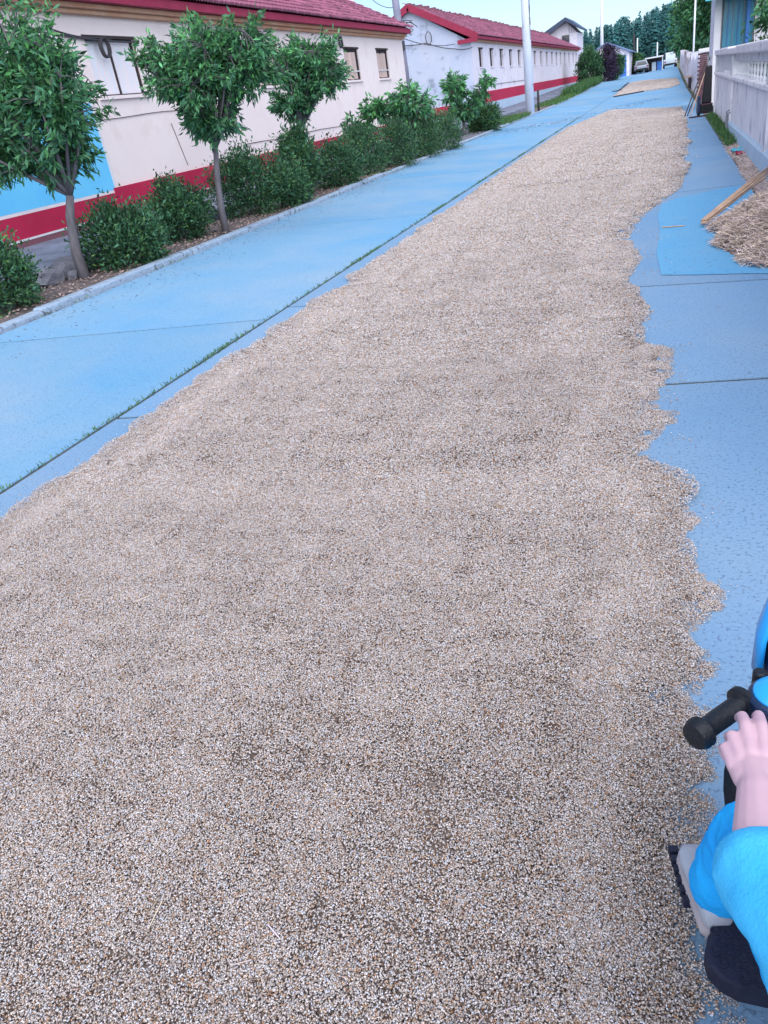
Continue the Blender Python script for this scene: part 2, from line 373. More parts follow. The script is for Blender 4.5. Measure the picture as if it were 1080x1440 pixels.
mb.add([(X1,Y1,.36),(-13.6,Y1,.36),(-13.6,Y1,3.16),(-10.9,Y1,4.95),(X1,Y1,3.16)], [(0,1,2,3,4)])
mb.add([(X1,Y0,.36),(-13.6,Y0,.36),(-13.6,Y0,3.16),(-10.9,Y0,4.95),(X1,Y0,3.16)], [(4,3,2,1,0)])
mb.add([(-13.6,Y0,.3),(-13.6,Y1,.3),(-13.6,Y1,3.16),(-13.6,Y0,3.16)], [(3,2,1,0)])
hb(mb, 'wall', M['wall1'], h1)
hb(MB().box((X1-.05,Y0,.475),(X1+.035,10.8,.76)).box((X1-.05,10.8,.475),(X1+.035,Y1+.02,.832)), 'plinth', M['red'], h1)
hb(MB().box((X1-.05,Y0,.448),(X1+.055,Y1+.03,.473)), 'plinth_ledge', M['whitepaint'], h1)
hb(MB().box((X1-.05,Y0,.30),(X1+.05,Y1+.025,.446)), 'base_course', M['darkred'], h1)
pn = hb(MB().box((X1-.02,Y0,.805),(X1+.006,10.84,2.02)), 'painted_panel', M['bluepaint'], h1); pn['label'] = 'blue painted panel with white border'
hb(MB().box((X1-.02,Y0,.762),(X1+.010,10.9,.803)).box((X1-.02,10.842,.803),(X1+.010,10.9,2.06)).box((X1-.02,Y0,2.022),(X1+.010,10.84,2.06)), 'panel_border', M['whitepaint'], h1)
hb(MB().box((X1-.05,Y0,3.16),(X1+.10,Y1+.04,3.22)).box((X1-.05,Y0,3.22),(X1+.18,Y1+.06,3.285)), 'cornice', M['orange'], h1, bevel=.008)
hb(MB().box((X1-.05,Y0,3.287),(X1+.31,Y1+.12,3.412)), 'fascia', M['fascia'], h1)
hb(MB().hexa([(X1+.27,Y0,3.33),(-10.9,Y0,4.95),(-10.9,Y1+.10,4.95),(X1+.27,Y1+.10,3.33),(X1+.27,Y0,3.42),(-10.9,Y0,5.02),(-10.9,Y1+.10,5.02),(X1+.27,Y1+.10,3.42)])
   .hexa([(-13.9,Y0,3.30),(-13.9,Y1+.12,3.30),(-10.9,Y1+.12,4.94),(-10.9,Y0,4.94),(-13.9,Y0,3.42),(-13.9,Y1+.12,3.42),(-10.902,Y1+.12,5.02),(-10.902,Y0,5.02)]), 'roof_deck', M['fascia'], h1)
tiled_slope(h1, X1+.36, 3.425, -10.9, 5.03, Y0, Y1+.2, parts=lambda y, r: r < 6 and 9.8 < y < 20.0)
ridge_caps(h1, -10.9, 5.06, Y0, Y1+.1)
def window(house, X, a, b, c, d, style, i):
    fr = MB(); e = X - (.035 if style in ('curtain','board') else .10); t = .045 if style != 'curtain' else .022
    fr.box((e-.05,a+.002,c+.002),(e,a+t,d-.002)).box((e-.05,b-t,c+.002),(e,b-.002,d-.002)).box((e-.048,a+t,c+.002),(e-.002,b-t,c+t)).box((e-.048,a+t,d-t),(e-.002,b-t,d-.002)).box((e-.046,(a+b)/2-t/2,c+t),(e-.004,(a+b)/2+t/2,d-t))
    f = hb(fr, 'window', M['darkwood'], house)
    def sub(mb, n, mt):
        o = mb.build(n, mt, f); return o
    hf = (b-a)/2
    for k in range(2):
        p0 = a + t + k*(hf - .01); p1 = a + hf - .02 + k*(hf - .025)
        sub(MB().box((e-.034,p0,c+t),(e-.028,p1,d-t)), 'pane', M['glass'] if style != 'curtain' else M['curtain'])
    if style == 'board':
        n = 3; wv = (b - a - .30) / n
        for k in range(n):
            sub(MB().box((e+.004+.004*k, a+.03+k*wv, c+.01+random.uniform(0,.02)), (e+.026+.004*k, a+.03+(k+1)*wv-.014, d-.07-random.uniform(0,.03))), 'board', M['board'])
        sub(MB().box((e+.04,a+.02,c+.2),(e+.055,b-.08,c+.225)), 'crossbar', M['whitepaint'])
    sub(MB().box((X-.24,a-.05,d),(X+.012,b+.05,d+.045)), 'lintel', M['darkwood'])
    sub(MB().box((X-.2,a-.04,c-.05),(X+.05,b+.04,c-.002)), 'sill', M['wall1'] if house is h1 else M['wall2'])
for i, (a, b, c, d) in enumerate(wins1): window(h1, X1, a, b, c, d, 'curtain' if 8 < a < 12 else 'board' if a > 12 else 'glass', i)
# cracks / pinned cables on the wall
def cable(pts, r, name, label, group=None, mat='wire', sag=0, n=10, cat='cable'):
    P = []
    for a, b in zip(pts[:-1], pts[1:]):
        a = Vector(a); b = Vector(b)
        for k in range(n):
            t = k / n; p = a.lerp(b, t); p.z -= sag * 4 * t * (1-t); P.append(p)
    P.append(Vector(pts[-1]))
    o = MB().tube(P, r, 5).build(name, M[mat]); tag(o, label, cat, group); return o
wy = [(X1+.012, y, 1.80 + .015*math.sin(y*2.1)) for y in np.arange(10.9, 13.4, .3)]
hb(MB().tube(wy, .006, 4), 'wall_crack', M['darkwood'], h1)
hb(MB().tube([(X1+.004, 12.9+.03*k, 1.62-.1*k) for k in range(8)], .006, 4), 'wall_crack', M['darkwood'], h1)
hb(MB().tube([(X1+.012, y, 1.06 + .012*math.sin(y*1.7)) for y in np.arange(15.5, 22.4, .4)], .007, 4), 'wall_crack', M['darkwood'], h1)
fix(h1)
for y, z, lb in ((11.5, 2.74, 'black cable coil hanging in the curtained window of the cream house'), (21.75, 2.98, 'black cable coil hung beside a boarded window of the cream house')):
    mb = MB()
    for k in range(4):
        mb.tube([(X1+.05+.012*k, y+.10*math.cos(t)+.008*k, z+.13*math.sin(t)) for t in np.linspace(0, 6.28, 19)], .011, 5, caps=False)
    o = mb.build('cable_coil', M['wire']); tag(o, lb, 'cable')
cable([(X1+.03,9.0,3.02),(X1+.03,10.4,2.97),(X1+.04,11.5,2.88),(X1+.04,12.5,2.86)], .012, 'wall_cable', 'black cable strung along the top of the curtained window', sag=.04)
cable([(X1+.04,10.6,2.90),(X1+.045,12.5,2.84)], .016, 'wall_cable', 'thicker black cable along the lintel of the curtained window', sag=.03)
# roof skylight (grey-blue sheet)
d1 = Vector((-3.0+.0, 0, 1.61)).normalized()
o = MB().hexa([Vector((0,0,0)),Vector((0,1.3,0)),Vector((0,1.3,0))+d1*.8,d1*.8,Vector((.02,0,.05)),Vector((.02,1.3,.05)),Vector((.02,1.3,.05))+d1*.8,d1*.8+Vector((.02,0,.05))]).build('roof_sheet', M['steelroof'])
o.location = (-8.22, 13.55, 3.74); tag(o, 'small blue grey metal sheet lying on the clay tiles of the cream house', 'sheet')

# --- far long house
h2 = empty('row_house', (-8.2, 61, .7)); tag(h2, 'long low whitewashed building with many narrow windows and weathered gable end', 'house')
YA, YB = 38.2, 85.5; rz = 5.02; xr = -10.85
wy2 = [40.1,42.7,45.4,48.2,51.1,54.1,57.4,60.4,63.3,66.2,68.9,71.6,74.6,77.9,81.5,84.2]
holes = [(y-.46, y+.46, 2.30, 3.04) for y in wy2]
mb = MB(); plane_wall(mb, X1, YA, YB, .6, 3.28, holes, .22)
mb.add([(-13.5,YA,.3),(-13.5,YB,.3),(-13.5,YB,3.28),(-13.5,YA,3.28)], [(3,2,1,0)])
mb.add([(X1,YB,.3),(-13.5,YB,.3),(-13.5,YB,3.28),(xr,YB,4.9),(X1,YB,3.28)], [(0,1,2,3,4)])
hb(mb, 'wall', M['wall2'], h2)
hb(MB().add([(X1,YA,.3),(-13.5,YA,.3),(-13.5,YA,3.28),(xr,YA,4.9),(X1,YA,3.28)], [(4,3,2,1,0)]), 'gable_wall', M['gable'], h2)
hb(MB().box((X1-.05,YA-.03,.78),(X1+.03,YB,1.27)), 'plinth', M['red'], h2)
hb(MB().box((-13.5,YA-.032,.55),(X1-.051,YA-.001,.95)), 'plinth', M['red'], h2)
hb(MB().box((X1-.05,YA-.03,.3),(X1+.06,YB,.779)), 'base_course', M['plinth_cement'], h2)
hb(MB().tube([(X1+.015,y,1.52) for y in np.arange(38.4,52.5,1.0)], .012, 4), 'wall_crack', M['darkwood'], h2)
hb(MB().box((X1-.05,YA-.1,3.28),(X1+.14,YB+.1,3.36)), 'cornice', M['orange'], h2)
hb(MB().box((X1-.05,YA-.18,3.362),(X1+.30,YB+.15,3.46)), 'fascia', M['fascia'], h2)
hb(MB().hexa([(X1+.32,YA-.2,3.36),(xr,YA-.2,4.93),(xr,YB+.2,4.93),(X1+.32,YB+.2,3.36),(X1+.32,YA-.2,3.47),(xr,YA-.2,5.04),(xr,YB+.2,5.04),(X1+.32,YB+.2,3.47)])
   .hexa([(-13.9,YA-.2,3.36),(-13.9,YB+.2,3.36),(xr,YB+.2,4.92),(xr,YA-.2,4.92),(-13.9,YA-.2,3.47),(-13.9,YB+.2,3.47),(xr-.002,YB+.2,5.04),(xr-.002,YA-.2,5.04)]), 'roof_deck', M['fascia'], h2)
vb = MB()
for a, b in (((X1+.34,3.42),(xr,5.0)), ((-13.92,3.42),(xr,5.0))):
    vb.bar((a[0],YA-.225,a[1]),(b[0],YA-.225,b[1]),.06,.26)
vb.bar((X1+.34,YA-.215,3.33),(X1-.55,YA-.215,3.33),.07,.16)
hb(vb, 'verge_board', M['fascia'], h2)
tiled_slope(h2, X1+.36, 3.48, xr, 5.05, YA-.2, YB+.2)
mb = MB(); y = YA - .2
while y < YB:
    mb.box((xr-.10,y,5.0),(xr+.10,y+.34,5.16+random.uniform(-.03,.05))); y += .62
o = hb(mb, 'ridge_caps', M['darkred'], h2); o['kind'] = 'stuff'
for i, (a, b, c, d) in enumerate(holes): window(h2, X1, a, b, c, d, 'dark', i)
fix(h2)
# cables and coil on the weathered gable
cable([(-11.6,38.1,3.7),(-10.2,38.05,3.55),(-8.9,38.05,3.12),(-8.1,37.9,3.05)], .018, 'gable_cable', 'slack black cable strung across the weathered gable', sag=.05)
mb = MB()
for k in range(3): mb.tube([(-10.05+.13*math.cos(t), 38.05-.02*k, 3.72+.24*math.sin(t)) for t in np.linspace(0,6.28,17)], .014, 5, caps=False)
tag(mb.build('cable_coil', M['wire']), 'black cable coil hanging on the weathered gable', 'cable')

# taller dark-roofed house behind the end of the row house
dh = empty('dark_roofed_house', (-9.6,91,.5)); tag(dh, 'taller house with dark gabled roof showing above the end of the whitewashed building', 'house')
mb = MB().box((-11.4,88.3,.3),(-8.5,95,5.0)); mb.add([(-11.4,88.3,5.0),(-8.5,88.3,5.0),(-9.45,88.3,6.0),(-11.4,95,5.0),(-8.5,95,5.0),(-9.45,95,6.0)], [(0,1,2),(5,4,3)])
hb(mb, 'wall', M['wall2'], dh)
hb(MB().hexa([(-12.0,87.4,4.72),(-12.0,95.5,4.72),(-9.45,95.5,6.02),(-9.45,87.4,6.02),(-12.0,87.4,5.20),(-12.0,95.5,5.20),(-9.45,95.5,6.34),(-9.45,87.4,6.34)])
   .hexa([(-8.1,87.4,5.15),(-8.1,95.5,5.15),(-9.448,95.5,6.02),(-9.448,87.4,6.02),(-8.1,87.4,5.32),(-8.1,95.5,5.32),(-9.448,95.5,6.34),(-9.448,87.4,6.34)]), 'roof', M['bikedark'], dh)
for k in range(5): hb(MB().bar((-9.2+.22*k,88.25,5.0),(-9.2+.22*k,88.25,5.75-.16*k),.05,.05), 'lattice_bar', M['metal'], dh)
hb(MB().box((-9.9,88.2,4.2),(-9.2,88.29,4.9)), 'window', M['glass'], dh); fix(dh)

# small farther house with blue-grey roof
h3 = empty('small_house', (-5.2, 89, .5)); tag(h3, 'small white house with blue grey roof and blue door behind the purple bush', 'house')
mb = MB().box((-7.6,86,.3),(-3.5,95,2.6)); mb.add([(-7.6,86,2.6),(-3.5,86,2.6),(-5.55,86,3.5),(-7.6,95,2.6),(-3.5,95,2.6),(-5.55,95,3.5)], [(0,1,2),(5,4,3)])
hb(mb, 'wall', M['wall2'], h3)
hb(MB().hexa([(-3.2,85.7,2.45),(-3.2,95.3,2.45),(-5.55,95.3,3.52),(-5.55,85.7,3.52),(-3.2,85.7,2.55),(-3.2,95.3,2.55),(-5.55,95.3,3.62),(-5.55,85.7,3.62)])
   .hexa([(-7.9,85.7,2.45),(-7.9,95.3,2.45),(-5.552,95.3,3.52),(-5.552,85.7,3.52),(-7.9,85.7,2.55),(-7.9,95.3,2.55),(-5.552,95.3,3.62),(-5.552,85.7,3.62)]), 'roof', M['steelroof'], h3)
dr = hb(MB().box((-4.35,85.95,.4),(-3.75,85.999,2.3)), 'door', M['bluepipe'], h3)
hb(MB().box((-6.6,85.95,1.3),(-5.5,85.999,2.1)), 'window', M['glass'], h3); fix(h3)

# ------------------------------------------------------------------ vegetation
def leaves(name, P, D, L, W, mat, parent, cols, fold=.25):
    """P base points, D directions (n,3), L, W arrays"""
    n = len(P); D = D / np.linalg.norm(D, axis=1, keepdims=True)
    rv = rng.normal(size=(n,3)); S = np.cross(D, rv); S /= np.linalg.norm(S, axis=1, keepdims=True); Nn = np.cross(S, D)
    L = L[:,None]; W = W[:,None]
    a = P; t = P + D*L; l = P + D*L*.45 + S*W*.5 + Nn*W*fold; r = P + D*L*.45 - S*W*.5 + Nn*W*fold
    V = np.stack([a, l, t, r], 1).reshape(-1, 3); i = np.arange(n)*4
    F = np.concatenate([np.stack([i, i+1, i+2], 1), np.stack([i, i+2, i+3], 1)])
    return link(name, fast_mesh(name, V, F, mat, np.repeat(cols, 4, 0)), parent)
def lcol(n, lo=.32, hi=1.9, young=.15):
    b = rng.uniform(lo, hi, n)[:,None]; c = np.repeat(b, 3, 1)
    y = rng.random(n) < young; c[y] *= np.array([1.9, 1.45, 1.0]); c[:,2] *= rng.uniform(.7, 1.4, n); return c
def make_tree(name, base, fork, lean_pts, centre, rad, label, cat='tree', ntw=150, per=42, L=.095, Wd=.031, group=None, trunk_r=.045, mat='leaf', droop=.5, lobes=None, young=.2, shell=.45):  # young: share of leaves tinted brighter toward the crown top, painted top light
    root = empty(name, base); tag(root, label, cat, group); B = Vector(base)
    tr = MB(); pts = [Vector(base) - Vector((0,0,.05))] + [Vector(p) for p in lean_pts] + [Vector(fork)]
    k = len(pts); tr.tube(pts, [trunk_r*(1.25 - .5*i/(k-1)) for i in range(k)], 10)
    lobes = lobes or [(centre, rad)]
    P = []; D = []
    nl = 0
    for (c, r) in lobes:
        c = np.array(c); r = np.array(r); q = int(ntw*(r[0]*r[2])/sum(l_[1][0]*l_[1][2] for l_ in lobes)); mains = []
        for i in range(7):
            th = i*2.4 + random.uniform(-.3,.3); e = Vector(c) + Vector((math.cos(th)*r[0]*.55, math.sin(th)*r[1]*.55, r[2]*random.uniform(-.25,.6)))
            f0 = Vector(fork); mid = f0.lerp(e, .5) + Vector((0,0,-.06*r[2])) ; tr.tube([f0, mid, e], [trunk_r*.55, trunk_r*.34, trunk_r*.14], 6); mains.append((mid, e))
        for i in range(q):
            while True:
                u = rng.uniform(-1, 1, 3)
                rr = np.linalg.norm(u)
                if rr < 1 and (rr > shell or rng.random() < .25): break
            wob = 1 + .16*math.sin(u[0]*5+u[2]*4+nl) + rng.uniform(-.12,.16)
            if u[2] < -.55: wob *= .85
            e = c + u*r*wob; mpt = min((m_ for mm in mains for m_ in mm), key=lambda q_: (q_ - Vector(e)).length)
            tr.tube([mpt, mpt.lerp(Vector(e), .55) + Vector((0,0,.03)), Vector(e)], [.010, .006, .003], 3, caps=False)
            out = u / (rr + 1e-6) + np.array([0,0,.25]); out /= np.linalg.norm(out)
            s = rng.uniform(-.30, .06, per)[:,None]
            pp = e + out*s*.9 + rng.normal(size=(per,3))*.055*(r.mean()/.8)
            dd = out*.75 + rng.normal(size=(per,3))*.6 + np.array([0,0,-droop])
            P.append(pp); D.append(dd); nl += 1
    tro = hb(tr, 'trunk', M['bark'], root, smooth=True)
    P = np.concatenate(P); D = np.concatenate(D); n = len(P)
    cc = lcol(n, young=0); hz_ = (P[:,2]-P[:,2].min())/(np.ptp(P[:,2])+1e-6); top_lit = rng.random(n) < young*2.4*hz_**1.5; cc[top_lit] *= np.array([1.7,1.75,1.35])  # light on the crown top put into leaf colour, rising with height
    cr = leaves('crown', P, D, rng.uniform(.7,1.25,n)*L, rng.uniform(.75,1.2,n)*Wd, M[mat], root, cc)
    fix(root); return root
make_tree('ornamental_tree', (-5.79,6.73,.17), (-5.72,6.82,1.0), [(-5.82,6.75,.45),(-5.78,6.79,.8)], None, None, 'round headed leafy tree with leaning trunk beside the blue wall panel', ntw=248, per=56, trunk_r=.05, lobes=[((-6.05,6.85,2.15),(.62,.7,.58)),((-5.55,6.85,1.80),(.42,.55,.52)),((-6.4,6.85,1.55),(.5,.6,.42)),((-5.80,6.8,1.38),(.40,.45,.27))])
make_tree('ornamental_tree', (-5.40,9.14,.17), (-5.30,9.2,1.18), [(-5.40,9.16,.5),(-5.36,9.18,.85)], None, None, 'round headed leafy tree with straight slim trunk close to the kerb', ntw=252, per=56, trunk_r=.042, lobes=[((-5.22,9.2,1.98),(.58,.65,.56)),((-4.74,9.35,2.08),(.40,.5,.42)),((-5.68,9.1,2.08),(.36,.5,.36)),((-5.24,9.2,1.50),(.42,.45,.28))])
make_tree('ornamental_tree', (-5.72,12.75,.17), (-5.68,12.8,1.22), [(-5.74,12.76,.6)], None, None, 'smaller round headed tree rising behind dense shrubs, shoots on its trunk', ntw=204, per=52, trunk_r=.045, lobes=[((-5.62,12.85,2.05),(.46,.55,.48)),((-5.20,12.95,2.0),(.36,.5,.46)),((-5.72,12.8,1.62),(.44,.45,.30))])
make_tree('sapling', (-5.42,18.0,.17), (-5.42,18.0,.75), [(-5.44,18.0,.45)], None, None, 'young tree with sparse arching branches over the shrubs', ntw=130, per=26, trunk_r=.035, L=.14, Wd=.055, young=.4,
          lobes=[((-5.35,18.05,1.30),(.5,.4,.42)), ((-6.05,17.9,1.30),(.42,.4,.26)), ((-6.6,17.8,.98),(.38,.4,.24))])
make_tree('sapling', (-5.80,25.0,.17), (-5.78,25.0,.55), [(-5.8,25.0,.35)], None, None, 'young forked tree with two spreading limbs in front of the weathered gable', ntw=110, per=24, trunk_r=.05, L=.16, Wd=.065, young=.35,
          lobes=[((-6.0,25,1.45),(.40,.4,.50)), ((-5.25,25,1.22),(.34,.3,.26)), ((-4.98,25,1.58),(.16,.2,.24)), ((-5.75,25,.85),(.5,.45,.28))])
def shrub(c, r, label, n=2600, L=.05, W=.024, name='shrub', mat='shrubleaf', young=.12, group=None, lo=.35, hi=1.9):
    z0 = gz(-6, c[1]) + .03; root = empty(name, (c[0], c[1], z0)); tag(root, label, 'shrub', group)
    c = np.array(c); r = np.array(r); st = MB()
    for i in range(9):
        th = i*2.399; e = Vector((c[0]+math.cos(th)*r[0]*.55, c[1]+math.sin(th)*r[1]*.55, c[2]+r[2]*random.uniform(-.1,.5)))
        b = Vector((c[0]+math.cos(th)*.04, c[1]+math.sin(th)*.04, z0-.02)); st.tube([b, b.lerp(e,.5)+Vector((0,0,.04)), e], [.012,.009,.004], 4)
    hb(st, 'stem', M['bark'], root)
    n = int(n*2.3); ncl = 150; u = rng.normal(size=(ncl,3)); u /= np.linalg.norm(u, axis=1, keepdims=True); u[:,2] = np.where(u[:,2] < -.85, -u[:,2], u[:,2])
    rad = rng.uniform(.2, 1.0, ncl)**.5 * (1 + .13*np.sin(u[:,0]*6+u[:,1]*5+c[1]*3)) + rng.uniform(-.06,.14,ncl)
    ce = c + u*r*rad[:,None]; idx = rng.integers(0, ncl, n)
    P = ce[idx] + rng.normal(size=(n,3))*.060*np.clip(r.mean()/.35, .7, 2); P[:,2] = np.maximum(P[:,2], z0+.01)
    D = u[idx]*.7 + rng.normal(size=(n,3))*.6 + np.array([0,0,.35])
    cb = rng.uniform(.7,1.3,ncl)[idx][:,None]
    leaves('crown', P, D, rng.uniform(.7,1.3,n)*L, rng.uniform(.7,1.2,n)*W, M[mat], root, lcol(n, lo, hi, young)*cb)
    fix(root); return root
shrub((-5.64,7.35,.44),(.44,.44,.29), 'low rounded dark green shrub beside the leaning tree trunk', 3600)
shrub((-5.88,8.9,.50),(.36,.40,.35), 'upright dark green shrub between the two kerbside trees', 3200)
shrub((-5.80,10.8,.60),(.50,.50,.44), 'broad dense shrub right behind the straight slim trunk', 4200)
shrub((-5.42,11.4,.46),(.27,.35,.32), 'small shrub bulging over the kerb next to the broad dense shrub', 2200)
shrub((-5.68,12.4,.74),(.30,.36,.44), 'tall leggy shrub at the foot of the smaller round headed tree', 2200, L=.07, W=.03)
shrub((-5.58,13.7,.50),(.42,.48,.40), 'dense bushy shrub on the far side of the smaller round headed tree', 3000)
shrub((-5.62,15.4,.55),(.42,.5,.45), 'dark shrub below the arching limb of the young tree', 2800)
shrub((-5.36,16.7,.54),(.40,.5,.45), 'dense shrub just before the young tree with arching branches', 2800)
shrub((-5.40,18.6,.58),(.55,.6,.50), 'light green tipped shrub beneath the arching young tree', 3200, young=.3)
shrub((-5.30,20.2,.55),(.50,.6,.46), 'last clipped shrub of the row, before the dark rubble strip', 3000, young=.25)
shrub((-5.66,5.45,.46),(.30,.35,.34), 'shrub half hidden at the start of the planting strip', 2400)
shrub((-5.45,26.3,.50),(.45,.5,.34), 'grassy light green clump at the foot of the forked young tree', 2000, L=.16, W=.03, young=.4)
shrub((-6.05,73.5,1.70),(.95,1.1,1.35), 'tall round green bush at the end of the whitewashed building', 3600, L=.16, W=.08)
M['purpleleaf'] = nmat('purple_leaf', (.045,.032,.062), None, attr=True, rough=.6, trans=.15)
shrub((-4.75,74.5,1.70),(.75,.9,1.30), 'dark purple leaved bush beside the tall round green bush', 3000, L=.16, W=.08, mat='purpleleaf', young=0)
shrub((-4.15,76.5,1.35),(.55,.7,.95), 'narrow green bush between the purple bush and the blue door', 2000, L=.16, W=.08)
shrub((-3.0,93.5,1.30),(.5,1.2,.8), 'light green bush behind the parked silver car', 1600, L=.2, W=.1, young=.5)

def blades(name, pts, hmin, hmax, label, lean=.5, wdt=.006, mat='grass', cat='grass', young=.2):
    n = len(pts); P = np.array(pts); D = rng.normal(size=(n,3))*lean; D[:,2] = 1
    L = rng.uniform(hmin, hmax, n)
    o = leaves(name, P, D, L, np.full(n, wdt)*rng.uniform(.7,1.4,n), M[mat], None, lcol(n, .6, 1.5, young)); tag(o, label, cat, kind='stuff'); return o
pts = []
for y in np.arange(1.2, 30, .0035):
    dens = .30 + .7*max(0, math.sin(y*1.9)+math.sin(y*4.3+1)*.7)
    if y > 22: dens *= .5
    if rng.random() < dens*.75: pts.append((SEAM + rng.normal()*.012, y, .0))
blades('joint_grass', pts, .012, .042, 'thin green grass growing along the long road joint', .8, .006)
pts = [(KERB + .02 + abs(rng.normal())*.03, y, .16) for y in rng.uniform(4, 30, 500) if math.sin(y*3.7) > .2]
blades('kerb_weeds', pts, .02, .06, 'sparse weeds along the left kerb', .8, .008)
pts = [(rng.uniform(-5.15,-5.05)-abs(rng.normal())*.9, y, gz(-6,y)+.03) for y in np.concatenate([rng.uniform(29,34,2600), rng.uniform(42,60,5200)])]
blades('verge_grass', pts, .06, .24, 'low green grass on the verge before the whitewashed building', .5, .02, young=.35)
pts = [(rng.uniform(-6.2,-5.1), y, gz(-6,y)+.03) for y in rng.uniform(54,74,4200)]
blades('leek_rows', pts, .25, .60, 'upright bluish green leaves of a vegetable strip by the road', .22, .05, young=0)
pts = [(rng.uniform(.88,1.04), y, .01) for y in np.concatenate([rng.uniform(13.5,18.5,2600), rng.uniform(18.5,21,900)])]
blades('wall_weeds', pts, .03, .16, 'green weeds at the foot of the concrete wall', .8, .014)
# dark rubble strip by the kerb past the shrubs
P_ = []; 
mb = MB()
for k in range(900):
    x = random.uniform(-6.1,-5.25); y = random.uniform(21.5,34); s = random.uniform(.02,.06); z = .19 + s*.3
    a = random.uniform(0,3); ca, sa = math.cos(a)*s, math.sin(a)*s
    mb.add([(x-ca,y-sa,z-s*.4),(x+sa,y-ca,z-s*.4),(x+ca*.9,y+sa,z-s*.4),(x-sa,y+ca*1.1,z-s*.4),(x+random.uniform(-.3,.3)*s,y,z+s*.5)], [(0,1,4),(1,2,4),(2,3,4),(3,0,4)])
tag(mb.build('gravel', M['stone']), 'dark grey gravel strip between the shrub row and the road pole', 'gravel', kind='stuff')
# litter of dry leaves on the soil under the trees
mb_n = 5200; x = rng.uniform(-6.25,-5.27,mb_n); y = rng.uniform(4.0,17,mb_n); P = np.stack([x,y,np.full(mb_n,.205)],1)
D = rng.normal(size=(mb_n,3)); D[:,2] *= .25
cc = np.array([[.34,.26,.24]])*rng.uniform(.4,1.5,mb_n)[:,None]
o = leaves('leaf_litter', P, D, rng.uniform(.02,.05,mb_n), rng.uniform(.008,.02,mb_n), M['straw'], None, cc); tag(o, 'dry leaf and straw litter on the planting strip', 'litter', kind='stuff')

# conifer wood far behind
def conifer_wood():
    V = []; F = []; C = []; n0 = 0
    def tree(x, y, z, h, r):
        nonlocal n0
        k = 150; b = rng.uniform(.75, 1.35); t = rng.random(k)**.8; th = rng.uniform(0, 6.283, k); q = (r*(1-t)**.9 + .12)*rng.uniform(.35, 1.1, k)
        P = np.stack([x + np.cos(th)*q*.35, y + np.sin(th)*q*.35, z + h*(.06 + .92*t)], 1); L = (.25*r + .35)*rng.uniform(.7, 1.3, k)*(1.15-.6*t)
        D = np.stack([np.cos(th), np.sin(th), rng.uniform(-.6, .15, k)], 1); S = np.stack([-np.sin(th), np.cos(th), rng.uniform(-.3,.3,k)], 1)
        W = L*.42; T_ = P + D*np.maximum(L, q)[:,None]; A = P + D*(L*.4)[:,None]
        V.append(np.stack([P + np.array([0,0,.25]), A + S*W[:,None], T_, A - S*W[:,None]], 1).reshape(-1,3)); i_ = np.arange(k)*4 + n0
        F.append(np.stack([i_, i_+1, i_+2, i_+3], 1)); cl = (b*rng.uniform(.75, 1.25, k))[:,None]*np.array([[.9,1,1.05]]); C.append(np.repeat(cl, 4, 0)); n0 += k*4
    for i in range(1000):
        yv_ = rng.uniform(205, 300); x = rng.uniform(-95, 34)*yv_/230
        hh = rng.uniform(6.6, 8.6) * (1 + .0012*(yv_-205)) + max(0, x*230/yv_+32)*.12
        tree(x, yv_, rise(yv_)-.4 + (yv_-205)*.012, hh, rng.uniform(1.3, 2.1))
    for i in range(40):
        yv_ = rng.uniform(150, 200); x = rng.uniform(2.5, 16); tree(x, yv_, rise(yv_)-.4, rng.uniform(11, 15), rng.uniform(1.6, 2.4))
    o = link('conifer_wood', fast_mesh('conifer_wood', np.concatenate(V), np.concatenate(F), M['conifer'], np.concatenate(C))); tag(o, 'dark teal conifer wood rising behind the end of the street', 'wood', kind='stuff')
conifer_wood()
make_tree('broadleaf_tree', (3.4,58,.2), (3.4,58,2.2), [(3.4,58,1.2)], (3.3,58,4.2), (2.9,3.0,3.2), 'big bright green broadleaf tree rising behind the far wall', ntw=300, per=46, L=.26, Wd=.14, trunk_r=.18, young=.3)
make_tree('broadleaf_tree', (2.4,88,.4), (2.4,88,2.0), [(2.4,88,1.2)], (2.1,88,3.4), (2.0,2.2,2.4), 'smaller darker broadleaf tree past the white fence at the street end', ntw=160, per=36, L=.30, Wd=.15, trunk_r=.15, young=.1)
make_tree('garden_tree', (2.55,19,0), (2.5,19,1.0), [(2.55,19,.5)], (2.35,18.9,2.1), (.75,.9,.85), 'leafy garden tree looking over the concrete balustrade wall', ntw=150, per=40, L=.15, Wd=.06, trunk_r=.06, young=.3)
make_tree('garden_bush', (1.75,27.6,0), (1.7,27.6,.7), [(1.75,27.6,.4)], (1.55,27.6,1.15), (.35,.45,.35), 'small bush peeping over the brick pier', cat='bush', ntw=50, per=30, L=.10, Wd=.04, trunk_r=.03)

for yh, lb in ((13.2,'dark garden bush right behind the middle of the balustrade'),(16.6,'dark garden bush behind the pier with the drain pipes'),(20.2,'dark garden bush behind the solid wall panel next to the porch')):
    shrub((1.86,yh,.66),(.36,1.3,.60), lb, 3000, L=.07, W=.035, name='garden_bush')
